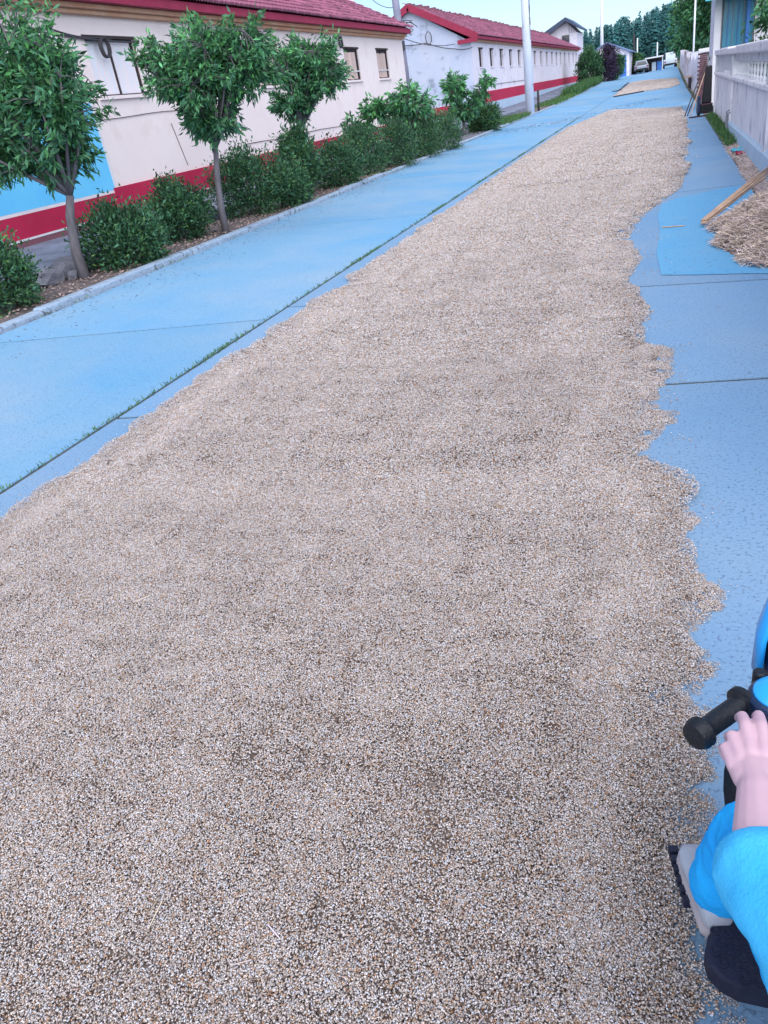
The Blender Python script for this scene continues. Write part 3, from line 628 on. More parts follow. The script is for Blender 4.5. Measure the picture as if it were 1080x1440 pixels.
# ------------------------------------------------------------------ poles and wires
def pole(x, y, z, h, r0, r1, label, mat='pole', name='utility_pole', arms=True, group=None, tilt=0):
    root = empty(name, (x, y, z)); tag(root, label, 'pole', group)
    MB().tube([(0,0,-.1),(tilt*h*.5,0,h*.5),(tilt*h,0,h)], [r0,(r0+r1)/2,r1], 14).build('shaft', M[mat], root, smooth=True)
    if arms:
        a = MB().box((tilt*h-.75,-.05+r1+.03,h-.5),(tilt*h+.75,.05+r1+.03,h-.4)); a.build('crossarm', M['metal'], root)
        for s in (-.65,-.25,.25,.65): MB().lathe((tilt*h+s,r1+.03,h-.40),[(.03,0),(.055,.03),(.03,.06),(.055,.09),(.03,.13)],8).build('insulator', M['whitepaint'], root)
    return root
p1 = pole(-5.32,35.2,.1,8.2,.185,.13,'pale concrete utility pole standing at the left kerb beyond the shrubs')
mb = MB(); 
for zz in np.arange(3.2,8,.42): mb.bar((.17,-.05,zz),(.17,-.05,zz+.24),.03,.03)
mb.tube([(.15,-.06,2.7),(.19,-.06,4.5),(.16,-.05,7.8)],.012,5); mb.build('riser_cable', M['wire'], p1)
p2 = pole(-9.78,33,.4,7.4,.16,.12,'weathered concrete utility pole in the gap between the cream house and the gable', mat='oldpole', arms=True, tilt=-.02)
mb = MB()
for k in range(26):
    a = random.uniform(0,6.28); zz = random.uniform(3.2,3.75); q = random.uniform(.15,.5)
    mb.tube([(0,0,zz),(math.cos(a)*q,math.sin(a)*q*.4,zz+random.uniform(-.12,.12)),(math.cos(a)*q*1.6,math.sin(a)*q*.6,zz-random.uniform(0,.25))],.018,4)
mb.box((-.2,-.3,2.75),(.12,-.14,3.05)).build('cable_tangle', M['wire'], p2)
pole(-12.2,34.5,.3,7.0,.17,.13,'concrete pole top showing above the ridge of the cream house')
pole(-6.95,100,.6,9.5,.2,.14,'distant grey utility pole rising over the small blue roofed house')
pole(-3.40,95,.55,3.6,.09,.07,'thin dark wooden pole beside the parked silver car', mat='darkwood', arms=False, name='thin_pole')
pole(-3.55,110,.6,3.5,.09,.07,'thin white pole behind the parked silver car', arms=False, name='thin_pole')
pole(-1.40,120,.6,2.9,.09,.07,'thin white pole above the roadside stall', arms=False, name='thin_pole')
pole(.66,120,.6,2.4,.09,.07,'thin white pole behind the parked white van', arms=False, name='thin_pole')
pole(1.30,52,.1,4.0,.05,.045,'slender white pole in front of the big broadleaf tree', arms=False, name='thin_pole')
pole(-5.2,78,.45,.95,.14,.14,'short white bollard post at the road edge by the bushes', mat='whitepaint', arms=False, name='bollard')
pole(-5.34,37.8,.15,.85,.05,.05,'short dark post just beyond the pale utility pole', mat='darkwood', arms=False, name='short_post')
for s in (-.65,-.25,.25,.65):
    cable([(-5.32+s,35.3,7.95),(-6.95+s,100,9.7)], .010, 'overhead_wire', 'thin overhead wire between the pale pole and the distant pole', 'overhead wires', sag=.9, n=14)
for s in (-.65,.25):
    cable([(-9.9+s,33.2,7.4),(-5.32+s,35.3,7.95)], .010, 'overhead_wire', 'thin overhead wire from the gap pole to the pale pole', 'wires across the gap', sag=.25, n=10)
cable([(-9.85,32.9,4.6),(-12.2,34.4,6.6)], .012, 'overhead_wire', 'slack dark wire from the gap pole to the pole behind the ridge', sag=.5)
cable([(-9.8,32.9,3.6),(-8.9,38.0,3.3)], .014, 'overhead_wire', 'slack dark wire from the gap pole to the gable', sag=.15)
cable([(-9.8,32.9,3.9),(-8.3,27.75,3.1)], .014, 'overhead_wire', 'slack dark wire from the gap pole to the cream house corner', sag=.1)

# ------------------------------------------------------------------ right boundary wall
rw = empty('boundary_wall', (1.15,12,0)); tag(rw, 'low aged concrete wall with balustrade, piers and thick coping', 'wall')
XW, XB = 1.05, 1.25; YW0, YW1 = 2.2, 21.5
hb(MB().box((XW,YW0,-.1),(XB,YW1,.84)), 'wall_base', M['rwall'], rw)
hb(MB().hexa([(XW-.06,YW0,-.1),(XW,YW0,-.1),(XW,16.0,-.1),(XW-.06,16.0,-.1),(XW-.035,YW0,.30),(XW,YW0,.36),(XW,16.0,.20),(XW-.035,16.0,.17)]), 'cement_skirt', M['plinth_cement'], rw)
hb(MB().box((XW-.045,YW0,.842),(XB+.04,YW1,.90)), 'ledge', M['rwall'], rw, bevel=.012, seg=2)
hb(MB().box((XW+.02,YW0,1.12),(XB-.02,YW1-.001,1.22)), 'top_rail', M['baluster'], rw)
y = YW0
while y < YW1 - .2:
    l = random.uniform(1.9,2.3); dz = random.uniform(-.012,.012)
    hb(MB().box((XW-.06,y,1.221),(XB+.06,min(y+l,YW1+.05)-.01,1.33+dz)), 'coping_stone', M['coping'], rw, bevel=.022, seg=2); y += l
for y in (4.3,10.2,16.05,21.3):
    hb(MB().box((XW-.025,y-.14,-.1),(XB+.03,y+.14,.841)), 'pier', M['rwall'], rw)
    hb(MB().box((XW-.03,y-.14,.901),(XB+.03,y+.14,1.219)), 'pier', M['baluster'], rw, bevel=.01)
bal = MB().add([(x_*.5*wx, y_*.5*wy, z_) for (wx, wy, z_) in ((.030,.09,0),(.030,.09,.03),(.022,.05,.05),(.030,.085,.11),(.022,.05,.17),(.030,.09,.195),(.030,.09,.222)) for (x_, y_) in ((-1,-1),(1,-1),(1,1),(-1,1))],
    [(k*4+i_, k*4+(i_+1) % 4, k*4+4+(i_+1) % 4, k*4+4+i_) for k in range(6) for i_ in range(4)]).mesh('baluster', M['baluster'])
for a, b in ((2.3,4.15),(4.45,10.05),(10.35,15.9)):
    n = int((b-a)/.42)
    for k in range(n):
        o = link('baluster', bal, rw); o.location = (1.10, a + (k+.5)*(b-a)/n, .899)
hb(MB().box((XW+.03,16.2,.90),(XB-.05,21.15,1.119)), 'infill_panel', M['baluster'], rw)
for k in range(12): hb(MB().box((XW+.012,16.3+k*.22,.90),(XW+.029,16.38+k*.22,.955)), 'tooth', M['rwall'], rw)
for y, h_ in ((15.6,.34),(15.9,.36)): hb(MB().tube([(XW-.07,y,0),(XW-.07,y,h_),(XW-.03,y,h_+.02)],.014,6), 'drain_pipe', M['metal'], rw)
fix(rw)
# porch behind the wall
po = empty('porch_building', (1.6,24,0)); tag(po, 'porch with white column, teal glazed front and cyan awning behind the wall', 'building')
hb(MB().box((1.06,23.9,0),(1.22,24.1,2.9)), 'column', M['whitepaint'], po, bevel=.01)
hb(MB().box((1.225,24.0,0),(1.25,24.06,2.9)), 'downpipe', M['metal'], po)
for k in range(6):
    x0 = 1.27 + k*.118; hb(MB().box((x0,24.02,.6),(x0+.105,24.05,2.85)), 'pane', M['teal'], po)
    hb(MB().box((x0+.106,24.0,.5),(x0+.117,24.07,2.88)), 'mullion', M['metal'] if k % 2 else M['bluepipe'], po)
hb(MB().box((1.8,23.93,0),(1.87,24.0,2.9)), 'corner_post', M['bluepipe'], po)
hb(MB().box((1.252,24.0,0),(2.6,24.1,.59)), 'base_wall', M['wall2'], po)
hb(MB().box((2.0,24.02,.6),(2.6,24.08,2.9)), 'side_wall', M['wall2'], po)
hb(MB().box((1.1,24.12,0),(2.6,27,2.9)), 'body', M['wall2'], po)
hb(MB().hexa([(.80,22.9,2.38),(2.7,22.9,2.38),(2.7,27,2.92),(.80,27,2.92),(.80,22.9,2.42),(2.7,22.9,2.42),(2.7,27,2.97),(.80,27,2.97)]), 'awning', M['awning'], po); fix(po)
# brick pier with loose bricks
bp = empty('brick_pier', (1.16,30,0)); tag(bp, 'dark red brick pier with pale cap at the end of the whitewashed wall', 'pier')
brick_me = MB().box((-.115,-.055,0),(.115,.055,.053)).mesh('brick', M['brick'])
for r_ in range(23):
    for kx in range(2):
        for ky in range(2):
            o = link('brick', brick_me, bp); o.location = (-.12+.24*kx + (.03 if r_ % 2 else -.03), -.06+.12*ky, r_*.058); o.rotation_euler = (0,0,random.uniform(-.05,.05))
MB().box((-.26,-.2,1.34),(.26,.2,1.45)).build('cap', M['whitepaint'], bp, bevel=.01)
# whitewashed posts and panels of the further fence
fw = empty('whitewashed_fence', (1.2,45,0)); tag(fw, 'flaking whitewashed fence of panels and posts along the right side of the street', 'fence')
M['flaky'] = nmat('flaking_whitewash', (.60,.60,.68), (.48,.46,.52), 2, .9, .5, 20, (.16,.12,.14), 3.2, (.55,.66), stretch=(1,1,.5))
y = 31.0; k = 0
while y < 86:
    r_ = rise(y)
    hb(MB().box((1.02,y-.12,r_-.1),(1.30,y+.12,r_+1.42)), 'fence_post', M['flaky'], fw)
    hb(MB().box((1.09,y+.121,r_-.1),(1.22,y+2.6,r_+1.18+.1*(k % 2))), 'fence_panel', M['flaky'], fw); y += 2.72; k += 1
fix(fw)

# objects at the right road edge
ht = empty('hand_truck', (.90,21.8,0), .1); tag(ht, 'black hand truck standing upright at the right road edge by the wall end', 'hand truck')
MB().hexa([(-.13,-.05,.262),(.09,-.05,.262),(.09,.05,.262),(-.13,.05,.262),(-.06,.02,1.04),(.08,.02,1.04),(.08,.10,1.04),(-.06,.10,1.04)]).build('back_panel', M['black'], ht, bevel=.02)
MB().box((-.16,-.12,.05),(.11,.14,.26)).build('load_box', M['black'], ht, bevel=.015)
MB().box((-.23,-.10,.06),(-.162,.10,.44)).build('side_panel', M['bikedark'], ht, bevel=.01)
MB().box((-.42,-.35,.0),(.16,-.13,.025)).build('toe_plate', M['darkwood'], ht)
MB().box((-.15,-.124,.235),(.10,-.121,.255)).build('strap', M['brick'], ht)
for s in (-.17,.13): MB().lathe((s,.12,.09),[(.05,-.03),(.09,-.03),(.09,.03),(.05,.03)],16,axis=(1,0,0)).build('wheel', M['rubber'], ht)
for s in (-.01,.05): MB().tube([(s,.06,1.0),(s,.14,1.18),(s,.22,1.24)],.014,6).build('handle', M['metal'], ht)
for k, (a, b) in enumerate((((.42,22.4,.02),(.86,23.1,1.10)), ((.56,22.5,.02),(.92,23.2,1.05)), ((.48,22.3,.02),(.97,23.0,1.22)))):
    o = MB().tube([a, b], .014, 6).build('tool_pole', M['darkwood' if k != 1 else 'bamboo']); tag(o, ['dark tool handle leaning on the wall end, lowest of the three','pale bamboo tool handle leaning between two dark ones','longest dark tool handle leaning on the wall end'][k], 'pole')
bn = empty('low_bench', (1.05,44,0)); tag(bn, 'low plank bench with dark block below at the foot of the whitewashed fence', 'bench')
MB().box((-.32,-.5,.42),(.28,.5,.47)).build('seat', M['bamboo'], bn)
for s in (-.4,.35): MB().box((-.12,s-.06,-.02),(.16,s+.06,.419)).build('leg', M['darkwood'], bn)
# plank and rake on the road
z = rise(47); o = MB().bar((-2.62,46.2,z+.03),(-1.22,47.4,z+.03),.14,.05).build('plank', M['darkwood']); tag(o, 'dark wooden plank lying across the road before the second grain patch', 'plank')
rk = empty('rake', (-2.85,53,rise(53))); tag(rk, 'long handled rake lying at the edge of the second grain patch', 'rake')
o = MB().tube([(0,1.5,.03),(.15,12,.06+rise(65)-rise(53))],.03,6).build('handle', M['darkwood'], rk); MB().box((-.35,1.2,.0),(.3,1.5,.07)).build('head', M['darkwood'], rk)
o = MB().tube([(-.02,7.42,.012),(.17,7.40,.010)],.006,5).build('stick', M['bamboo']); tag(o, 'short pale stick lying on the bluish concrete patch', 'stick')

# parked cars and stall far down the street
def car(name, loc, rz_, s, mat, label, van=False):
    root = empty(name, loc, rz_); tag(root, label, 'car' if not van else 'van')
    Lh, Wd, h = (2.1, .82, 1.45) if not van else (2.1, .84, 1.85)
    prof = [(-Lh,.35),(-Lh,.75),(-Lh+.25,.92),(-1.1,1.0),(1.0,.98),(Lh-.15,.82),(Lh,.6),(Lh,.35)] if not van else [(-Lh,.35),(-Lh,1.0),(-Lh+.1,1.05),(1.2,1.05),(Lh-.1,.85),(Lh,.6),(Lh,.35)]
    cab = [(-1.75,.95),(-1.35,h-.05),(-.9,h),(.25,h-.02),(1.0,.97)] if not van else [(-Lh+.05,1.04),(-Lh+.2,h-.08),(-Lh+.4,h),(.7,h),(1.45,1.02)]
    def ext(p, w0, w1, n, mt):
        k = len(p); V = [(-w0 if y_ < 1.01 else -w1, x_, y_) for x_, y_ in p] + [(w0 if y_ < 1.01 else w1, x_, y_) for x_, y_ in p]
        F = [tuple(range(k)), tuple(range(2*k-1,k-1,-1))] + [(i, k+i, k+(i+1) % k, (i+1) % k) for i in range(k)]
        return MB().add(V, F).build(n, mt, root, bevel=.05, seg=2)
    ext(prof, Wd, Wd, 'body', M[mat]); ext(cab, Wd-.06, Wd-.22, 'cabin', M[mat])
    MB().hexa([(-.6,-1.80,1.0),(.6,-1.80,1.0),(.6,-1.70,1.0),(-.6,-1.70,1.0),(-.5,-1.42,h-.13),(.5,-1.42,h-.13),(.5,-1.3,h-.13),(-.5,-1.3,h-.13)]).build('rear_window', M['glass'], root)
    for sx in (-1,1):
        MB().box((sx*(Wd-.12)-.05,-1.2,1.03),(sx*(Wd-.12)+.05,.5,h-.16)).build('side_window', M['glass'], root)
        MB().box((sx*.66-.1,-Lh-.02,.68),(sx*.66+.1,-Lh+.03,.84)).build('tail_light', M['fascia'], root)
        for yv_ in (-1.3,1.3):
            wl = MB().lathe((sx*(Wd-.06),yv_,.31),[(.18,-.1),(.31,-.1),(.31,.1),(.18,.1)],18,axis=(1,0,0)).build('wheel', M['rubber'], root)
    MB().box((-Wd+.05,-Lh-.05,.36),(Wd-.05,-Lh+.02,.56)).build('bumper', M['black'], root)
    root.scale = (s,s,s); return root
car('parked_car', (-2.65,92,rise(90)), R(6), .80, 'carsilver', 'silver car parked at the left road edge beside the roadside stall')
car('parked_van', (.12,99,rise(97)), R(3), .78, 'carwhite', 'white van parked at the street end past the roadside stall', True)
st = empty('roadside_stall', (-1.45,95,rise(95))); tag(st, 'small roadside stall with pale flat roof between two parked vehicles', 'stall')
MB().hexa([(-.95,-1.2,1.16),(.95,-1.2,1.16),(.95,1.2,1.16),(-.95,1.2,1.16),(-.95,-1.2,1.26),(.95,-1.2,1.26),(.95,1.2,1.3),(-.95,1.2,1.3)]).build('roof', M['whitepaint'], st)
MB().box((-.85,-.2,0),(.85,1.0,1.15)).build('back_wall', M['darkwood'], st)
for k, (a, b, mt) in enumerate(((-.8,-.35,'darkwood'),(-.15,.25,'carwhite'),(.35,.8,'bluepipe'))): MB().box((a,-.5,0),(b,-.22,.8)).build('counter', M[mt], st)
for s in (-.88,.88): MB().box((s-.04,-1.1,0),(s+.04,-1.02,1.159)).build('post', M['whitepaint'], st)

# ------------------------------------------------------------------ wheat drying on the road
RB = [(0.165,-.6),(0.16,0.45),(0.145,.713),(.116,.83),(.092,.93),(.114,1.04),(.128,1.218),(.147,1.388),(.081,1.401),(.159,1.536),(.086,1.664),(.181,1.783),(.182,1.872),(.124,1.948),(.069,2.112),(.14,2.234),(.104,2.325),(.102,2.45),(-.012,2.673),(-.064,2.734),(.025,3.004),(.136,3.149),(-.013,3.173),(-.007,3.364),(.054,3.588),(.052,4.038),(-.086,4.121),(-.115,4.497),(-.04,4.627),(-.241,5.561),(-.166,6.215),(-.305,7.29),(-.195,8.352),(.152,9.824),(.231,11.424),(.33,16.5),(.424,23.624),(.335,26.739),(-.7,29.4),(-1.909,32.059),(-2.3,28.5)]
LB = [(-2.66,-.6),(-2.64,.8),(-2.636,2.067),(-2.656,2.358),(-2.643,2.822),(-2.649,3.512),(-2.71,3.945),(-2.624,4.594),(-2.677,5.331),(-2.587,6.215),(-2.68,6.65),(-2.665,7.95),(-2.666,10.574),(-2.701,17.027),(-2.671,24.848)]
POLY = np.array(RB + LB[::-1])
G2 = np.array([(-2.70,46.9),(-1.1,47.6),(.1,47.0),(.60,50),(.55,60),(-.3,63),(-1.6,66),(-2.5,66),(-2.7,56)])
def inside(P, poly):
    x, y = P[:,0], P[:,1]; c = np.zeros(len(P), bool); n = len(poly)
    for i in range(n):
        x0, y0 = poly[i]; x1, y1 = poly[(i+1) % n]
        if y0 == y1: continue
        cr = ((y0 > y) != (y1 > y)) & (x < (x1-x0)*(y-y0)/(y1-y0) + x0); c ^= cr
    return c
def edist(P, poly):
    d = np.full(len(P), 1e9); n = len(poly)
    for i in range(n):
        a = poly[i]; b = poly[(i+1) % n]; ab = b-a; t = np.clip(((P-a)@ab)/(ab@ab), 0, 1)
        d = np.minimum(d, np.linalg.norm(P - (a + t[:,None]*ab), axis=1))
    return d
dimples = [(-.55+rng.normal()*.55, rng.uniform(.8,16), rng.uniform(.03,.08), rng.uniform(.005,.011)) for _ in range(90)]
def bed_h(P, d):
    x, y = P[:,0], P[:,1]; e = np.clip(d/.22, 0, 1); e = e*e*(3-2*e)
    h = .016 + .003*np.sin(2.1*x+1.3*y) + .0018*np.sin(7.3*x-2.2*y+1) + .0010*np.sin(13*x+9.1*y) + .0008*np.sin(23*y-5*x)+ .0012*np.sin(31*x+4*y)
    for cx, cy, s, a in dimples: h = h - a*np.exp(-((x-cx)**2+(y-cy)**2)/(s*s))
    return np.maximum(h, .004)*e
# continuous bed below the loose grains
def bed(poly, name, step_of_y, zoff):
    ylo, yhi = poly[:,1].min(), poly[:,1].max(); rows = [ylo]
    while rows[-1] < yhi: rows.append(rows[-1] + step_of_y(rows[-1]))
    xlo, xhi = poly[:,0].min()-.02, poly[:,0].max()+.02; V = []; F = []; idx = {}
    nx = 70; xs_ = np.linspace(xlo, xhi, nx)
    GX, GY = np.meshgrid(xs_, rows); P = np.stack([GX.ravel(), GY.ravel()], 1); ins = inside(P, poly); d = edist(P, poly); h = bed_h(P, d)
    keep = (ins & (d > .055)).reshape(GX.shape); Z = np.array([rise(y) for y in P[:,1]]) + h*.9 + zoff
    V = np.column_stack([P, Z]); F = []
    for j in range(len(rows)-1):
        for i in range(nx-1):
            if keep[j,i] and keep[j,i+1] and keep[j+1,i] and keep[j+1,i+1]: F.append((j*nx+i, j*nx+i+1, (j+1)*nx+i+1, (j+1)*nx+i))
    F = np.array(F); used = np.unique(F); mp = np.full(len(V), -1); mp[used] = np.arange(len(used))
    return fast_mesh(name, V[used], mp[F], M['grainbed'], smooth=True)
# loose grains: small patches of real grains, laid side by side over the bed
GCOL = np.array([[.51,.455,.43],[.58,.535,.52],[.44,.385,.355],[.66,.625,.63],[.49,.35,.25],[.40,.23,.14],[.55,.58,.66],[.15,.105,.09]])
GPR = np.array([.22,.20,.14,.12,.10,.06,.10,.06])
def grain_patch(name, size, n, disc=False, layers=.008):
    if disc:
        r = size*np.sqrt(rng.random(n)); th = rng.uniform(0, 6.283, n); xy = np.stack([r*np.cos(th), r*np.sin(th)], 1)
    else: xy = rng.uniform(-size/2-.003, size/2+.003, (n,2))
    z = rng.random(n)*layers; a = rng.uniform(0, 6.283, n); tl = rng.normal(size=n)*.35
    l = rng.uniform(.0030,.0040,n); w_ = rng.uniform(.00145,.0020,n)
    D = np.stack([np.cos(a)*np.cos(tl), np.sin(a)*np.cos(tl), np.sin(tl)], 1); S = np.stack([-np.sin(a), np.cos(a), np.zeros(n)], 1); U = np.cross(D, S)
    C = np.column_stack([xy, z]); w_ = w_[:,None]; l = l[:,None]
    vs = [C-D*l, C+S*w_-D*l*.15, C+U*w_-D*l*.1, C-S*w_-D*l*.15, C-U*w_, C+D*l]
    V = np.stack(vs, 1).reshape(-1,3); i = (np.arange(n)*6)[:,None]
    f = np.array([[0,2,1],[0,3,2],[0,4,3],[0,1,4],[5,1,2],[5,2,3],[5,3,4],[5,4,1]])
    F = (i[:,:,None] + f[None]).reshape(-1,3)
    cc = GCOL[rng.choice(len(GCOL), n, p=GPR)]*rng.uniform(.75,1.2,n)[:,None]
    return fast_mesh(name, V, F, M['grain'], np.repeat(cc, 6, 0))
src = bpy.data.collections.new('grain_sources'); NB, NS = 6, 5
for k in range(NB): src.objects.link(bpy.data.objects.new('grain_%02d' % k, grain_patch('grain_patch', .155, 4200, True)))
for k in range(NS): src.objects.link(bpy.data.objects.new('grain_%02d' % (NB+k), grain_patch('grain_clump', .032, 105, True, .006)))
src.objects.link(bpy.data.objects.new('grain_%02d' % (NB+NS), grain_patch('grain_few', .05, 9, True, .001)))
PT = []; RT = []; SC = []; IX = []
def put(P, z, sc, idx, tilt=.006):
    n = len(P); PT.append(np.column_stack([P, z])); SC.append(np.full(n, sc) if np.isscalar(sc) else sc); IX.append(idx)
    RT.append(np.column_stack([rng.normal(size=n)*tilt, rng.normal(size=n)*tilt, rng.uniform(0,6.28,n)]))
def spread(poly, bands):
    for ya, yb, s in bands:
        c = (.165 if s == 1 else .185)*s; gx = np.arange(poly[:,0].min(), poly[:,0].max()+c, c); gy = np.arange(ya, yb, c)
        P = np.stack(np.meshgrid(gx, gy), -1).reshape(-1,2) + rng.uniform(-.035,.035,(len(gx)*len(gy),2))*s; d = edist(P, poly); ok = inside(P, poly) & (d > .115*s); P = P[ok]; d = d[ok]
        if len(P): put(P, np.array([rise(y) for y in P[:,1]]) + bed_h(P, d) - .0005, s, rng.integers(0, NB, len(P)))
        # ragged rim
        cs = .034*s; n = int((poly[:,0].max()-poly[:,0].min()+.4)*(yb-ya)/(cs*cs)*1.8); P = np.column_stack([rng.uniform(poly[:,0].min()-.2, poly[:,0].max()+.2, n), rng.uniform(ya, yb, n)])
        ins = inside(P, poly); d = edist(P, poly); ok = ins & (d < .25*s) & (d > .003); Q = P[ok]; dq = d[ok]
        if len(Q): put(Q, np.array([rise(y) for y in Q[:,1]]) + bed_h(Q, dq)*.9, s*np.clip(.45+dq/.08, .45, 1), rng.integers(NB, NB+NS, len(Q)))
        ok = ~ins & (rng.random(n) < .16*np.exp(-d/.03) + .006*np.exp(-d/.25)); Q = P[ok]
        if len(Q): put(Q, np.array([gz(x,y) for x,y in Q]) + .003, s, np.full(len(Q), NB+NS))
spread(POLY, [(-.6,2.4,1.0),(2.4,4.2,1.3),(4.2,7,1.8),(7,12,2.4),(12,33,3.4)])
spread(G2, [(46.5,67,3.4)])
PT = np.concatenate(PT); RT = np.concatenate(RT); SC = np.concatenate(SC); IX = np.concatenate(IX)
# stray grains over the bare lanes
def gn_scatter(name, PT, RT, SC, IX, extra):
    pm = bpy.data.meshes.new(name + '_points'); n = len(PT); pm.vertices.add(n); pm.vertices.foreach_set('co', PT.astype(np.float32).ravel())
    a = pm.attributes.new('rot', 'FLOAT_VECTOR', 'POINT'); a.data.foreach_set('vector', RT.astype(np.float32).ravel())
    a = pm.attributes.new('scl', 'FLOAT', 'POINT'); a.data.foreach_set('value', SC.astype(np.float32))
    a = pm.attributes.new('idx', 'INT', 'POINT'); a.data.foreach_set('value', IX.astype(np.int32)); pm.update()
    o = link(name, pm); t = bpy.data.node_groups.new(name, 'GeometryNodeTree')
    t.interface.new_socket('Geometry', in_out='INPUT', socket_type='NodeSocketGeometry'); t.interface.new_socket('Geometry', in_out='OUTPUT', socket_type='NodeSocketGeometry')
    N = t.nodes; gi = N.new('NodeGroupInput'); go = N.new('NodeGroupOutput'); ip = N.new('GeometryNodeInstanceOnPoints'); ci = N.new('GeometryNodeCollectionInfo')
    ci.inputs['Collection'].default_value = src; ci.inputs['Separate Children'].default_value = True; ci.inputs['Reset Children'].default_value = True
    def na(nm, tp):
        q = N.new('GeometryNodeInputNamedAttribute'); q.data_type = tp; q.inputs['Name'].default_value = nm; return q.outputs['Attribute']
    Lk = t.links; Lk.new(gi.outputs[0], ip.inputs['Points']); Lk.new(ci.outputs[0], ip.inputs['Instance']); ip.inputs['Pick Instance'].default_value = True
    Lk.new(na('idx','INT'), ip.inputs['Instance Index']); Lk.new(na('rot','FLOAT_VECTOR'), ip.inputs['Rotation']); Lk.new(na('scl','FLOAT'), ip.inputs['Scale'])
    Lk.new(ip.outputs[0], go.inputs[0])
    md = o.modifiers.new('grains', 'NODES'); md.node_group = t; return o
wg = gn_scatter('wheat_grain', PT, RT, SC, IX, None); tag(wg, 'pale wheat grain spread thick over the road to dry', 'grain', kind='stuff')
gb = link('grain_layer', bed(POLY, 'grain_layer', lambda y: .05 if y < 6 else .12, -.001)); tag(gb, 'packed layer of wheat below the loose grain on the near road', 'grain', kind='stuff')
gb2 = link('grain_layer', bed(G2, 'grain_layer', lambda y: .3, -.001)); tag(gb2, 'second packed layer of wheat further down the road', 'grain', kind='stuff')
print('grain instances', len(PT))

# straw bits on the grain, straw heap and strip
def straws(P, L, W, name, label, flat=.12, cols=None, base=(.62,.50,.44)):
    n = len(P); a = rng.uniform(0, 6.283, n); D = np.stack([np.cos(a), np.sin(a), rng.normal(size=n)*flat], 1); D /= np.linalg.norm(D, axis=1, keepdims=True)
    S = np.stack([-np.sin(a), np.cos(a), np.zeros(n)], 1); U = np.cross(D, S); L = L[:,None]; W = W[:,None]
    vs = [P-D*L/2+S*W, P-D*L/2+U*W, P-D*L/2-S*W, P+D*L/2+S*W, P+D*L/2+U*W, P+D*L/2-S*W]
    V = np.stack(vs, 1).reshape(-1,3); i = (np.arange(n)*6)[:,None]; f = np.array([[0,1,4,3],[1,2,5,4],[2,0,3,5]]); F = (i[:,:,None]+f[None]).reshape(-1,4)
    c = np.array([base])*rng.uniform(.3,1.4,n)[:,None]*np.array([1,1,1]) ; c[:,2] *= rng.uniform(.85,1.2,n)
    o = link(name, fast_mesh(name, V, F, M['straw'], np.repeat(c,6,0))); tag(o, label, 'straw', kind='stuff'); return o
n = 420; P = np.column_stack([rng.uniform(-2.6,.1,n), .6+rng.random(n)**1.6*14]); P = P[inside(P, POLY)]; d = edist(P, POLY)
straws(np.column_stack([P, bed_h(P,d)+.008]), rng.uniform(.012,.055,len(P)), rng.uniform(.0008,.0018,len(P)), 'straw_bits', 'loose chopped straw bits scattered on the grain', .1, base=(.46,.40,.37))
def heap_h(x, y):
    return .27*max(0, 1-((x-1.0)/.62)**2-((y-6.75)/1.35)**2)**.8
n = 15000; P = np.column_stack([rng.uniform(.30,1.05,n), rng.uniform(5.25,8.3,n)]); h = np.array([heap_h(x + .05*math.sin(y*9), y + .08*math.sin(x*14)) for x, y in P]); ok = h > .004; P = P[ok]; h = h[ok]
straws(np.column_stack([P, h*rng.uniform(.75,1.03,len(P))+.006]), rng.uniform(.03,.13,len(P)), rng.uniform(.0013,.0028,len(P)), 'straw_heap', 'pale heap of chopped straw against the right wall', .35, base=(.72,.58,.50))
V = []; F = []; q = 26
for j in range(q+1):
    for i in range(q+1):
        x = .30 + .75*i/q; y = 5.2 + 3.1*j/q; V.append((x, y, heap_h(x,y)*.86 - .012))
F = [(j*(q+1)+i, j*(q+1)+i+1, (j+1)*(q+1)+i+1, (j+1)*(q+1)+i) for j in range(q) for i in range(q)]
M['strawbed'] = nmat('straw_bed', (.26,.19,.17), (.16,.11,.10), 30, .95, 1, 80, bdist=.02)
o = MB().add(V, F).build('straw_core', M['strawbed'], smooth=True); tag(o, 'matted core of the pale straw heap', 'straw', kind='stuff')
n = 16000; P = np.column_stack([rng.uniform(.82,1.04,n), 8.2+rng.random(n)*6.6]); ok = P[:,0] > .85 + np.abs(rng.normal(size=n))*.03 + .015*np.sin(P[:,1]*2.3); P = P[ok]
straws(np.column_stack([P, rng.random(len(P))*.05*np.clip((P[:,0]-.82)/.15,0,1)+.006]), rng.uniform(.025,.10,len(P)), rng.uniform(.0013,.0026,len(P)), 'straw_strip', 'trodden straw along the foot of the boundary wall', .3, base=(.66,.54,.50))
o = MB().add([(.86,1.5,-.008),(1.06,1.5,.0),(1.06,30,.0),(.86,30,-.008)], [(0,1,2,3)]).build('verge_strip', M['soil']); o['kind'] = 'structure'
n = 900; P = np.column_stack([rng.uniform(-2.8,.8,n), 3+rng.random(n)*30]); P = P[~inside(P, POLY)]
straws(np.column_stack([P, np.full(len(P), .006)]), rng.uniform(.008,.03,len(P)), rng.uniform(.0008,.0016,len(P)), 'straw_specks', 'stray straw specks on the bare concrete', .05, base=(.35,.29,.28))
n = 1500; P = np.column_stack([KERB + .03 + np.abs(rng.normal(size=n))*.32, 3.5+rng.random(n)*26]); P = P[P[:,0] < SEAM - .1]
straws(np.column_stack([P, [gz(a_, b_) + .004 for a_, b_ in P]]), rng.uniform(.006,.028,len(P)), rng.uniform(.001,.003,len(P)), 'kerb_debris', 'small dark leaf and dirt specks on the lane along the left kerb', .05, base=(.12,.11,.12))
n = 520; t_ = rng.random(n); P = np.column_stack([-5.0 + 4.6*t_ + rng.normal(size=n)*.2, 24.5 + 11.5*t_ + rng.normal(size=n)*.9])
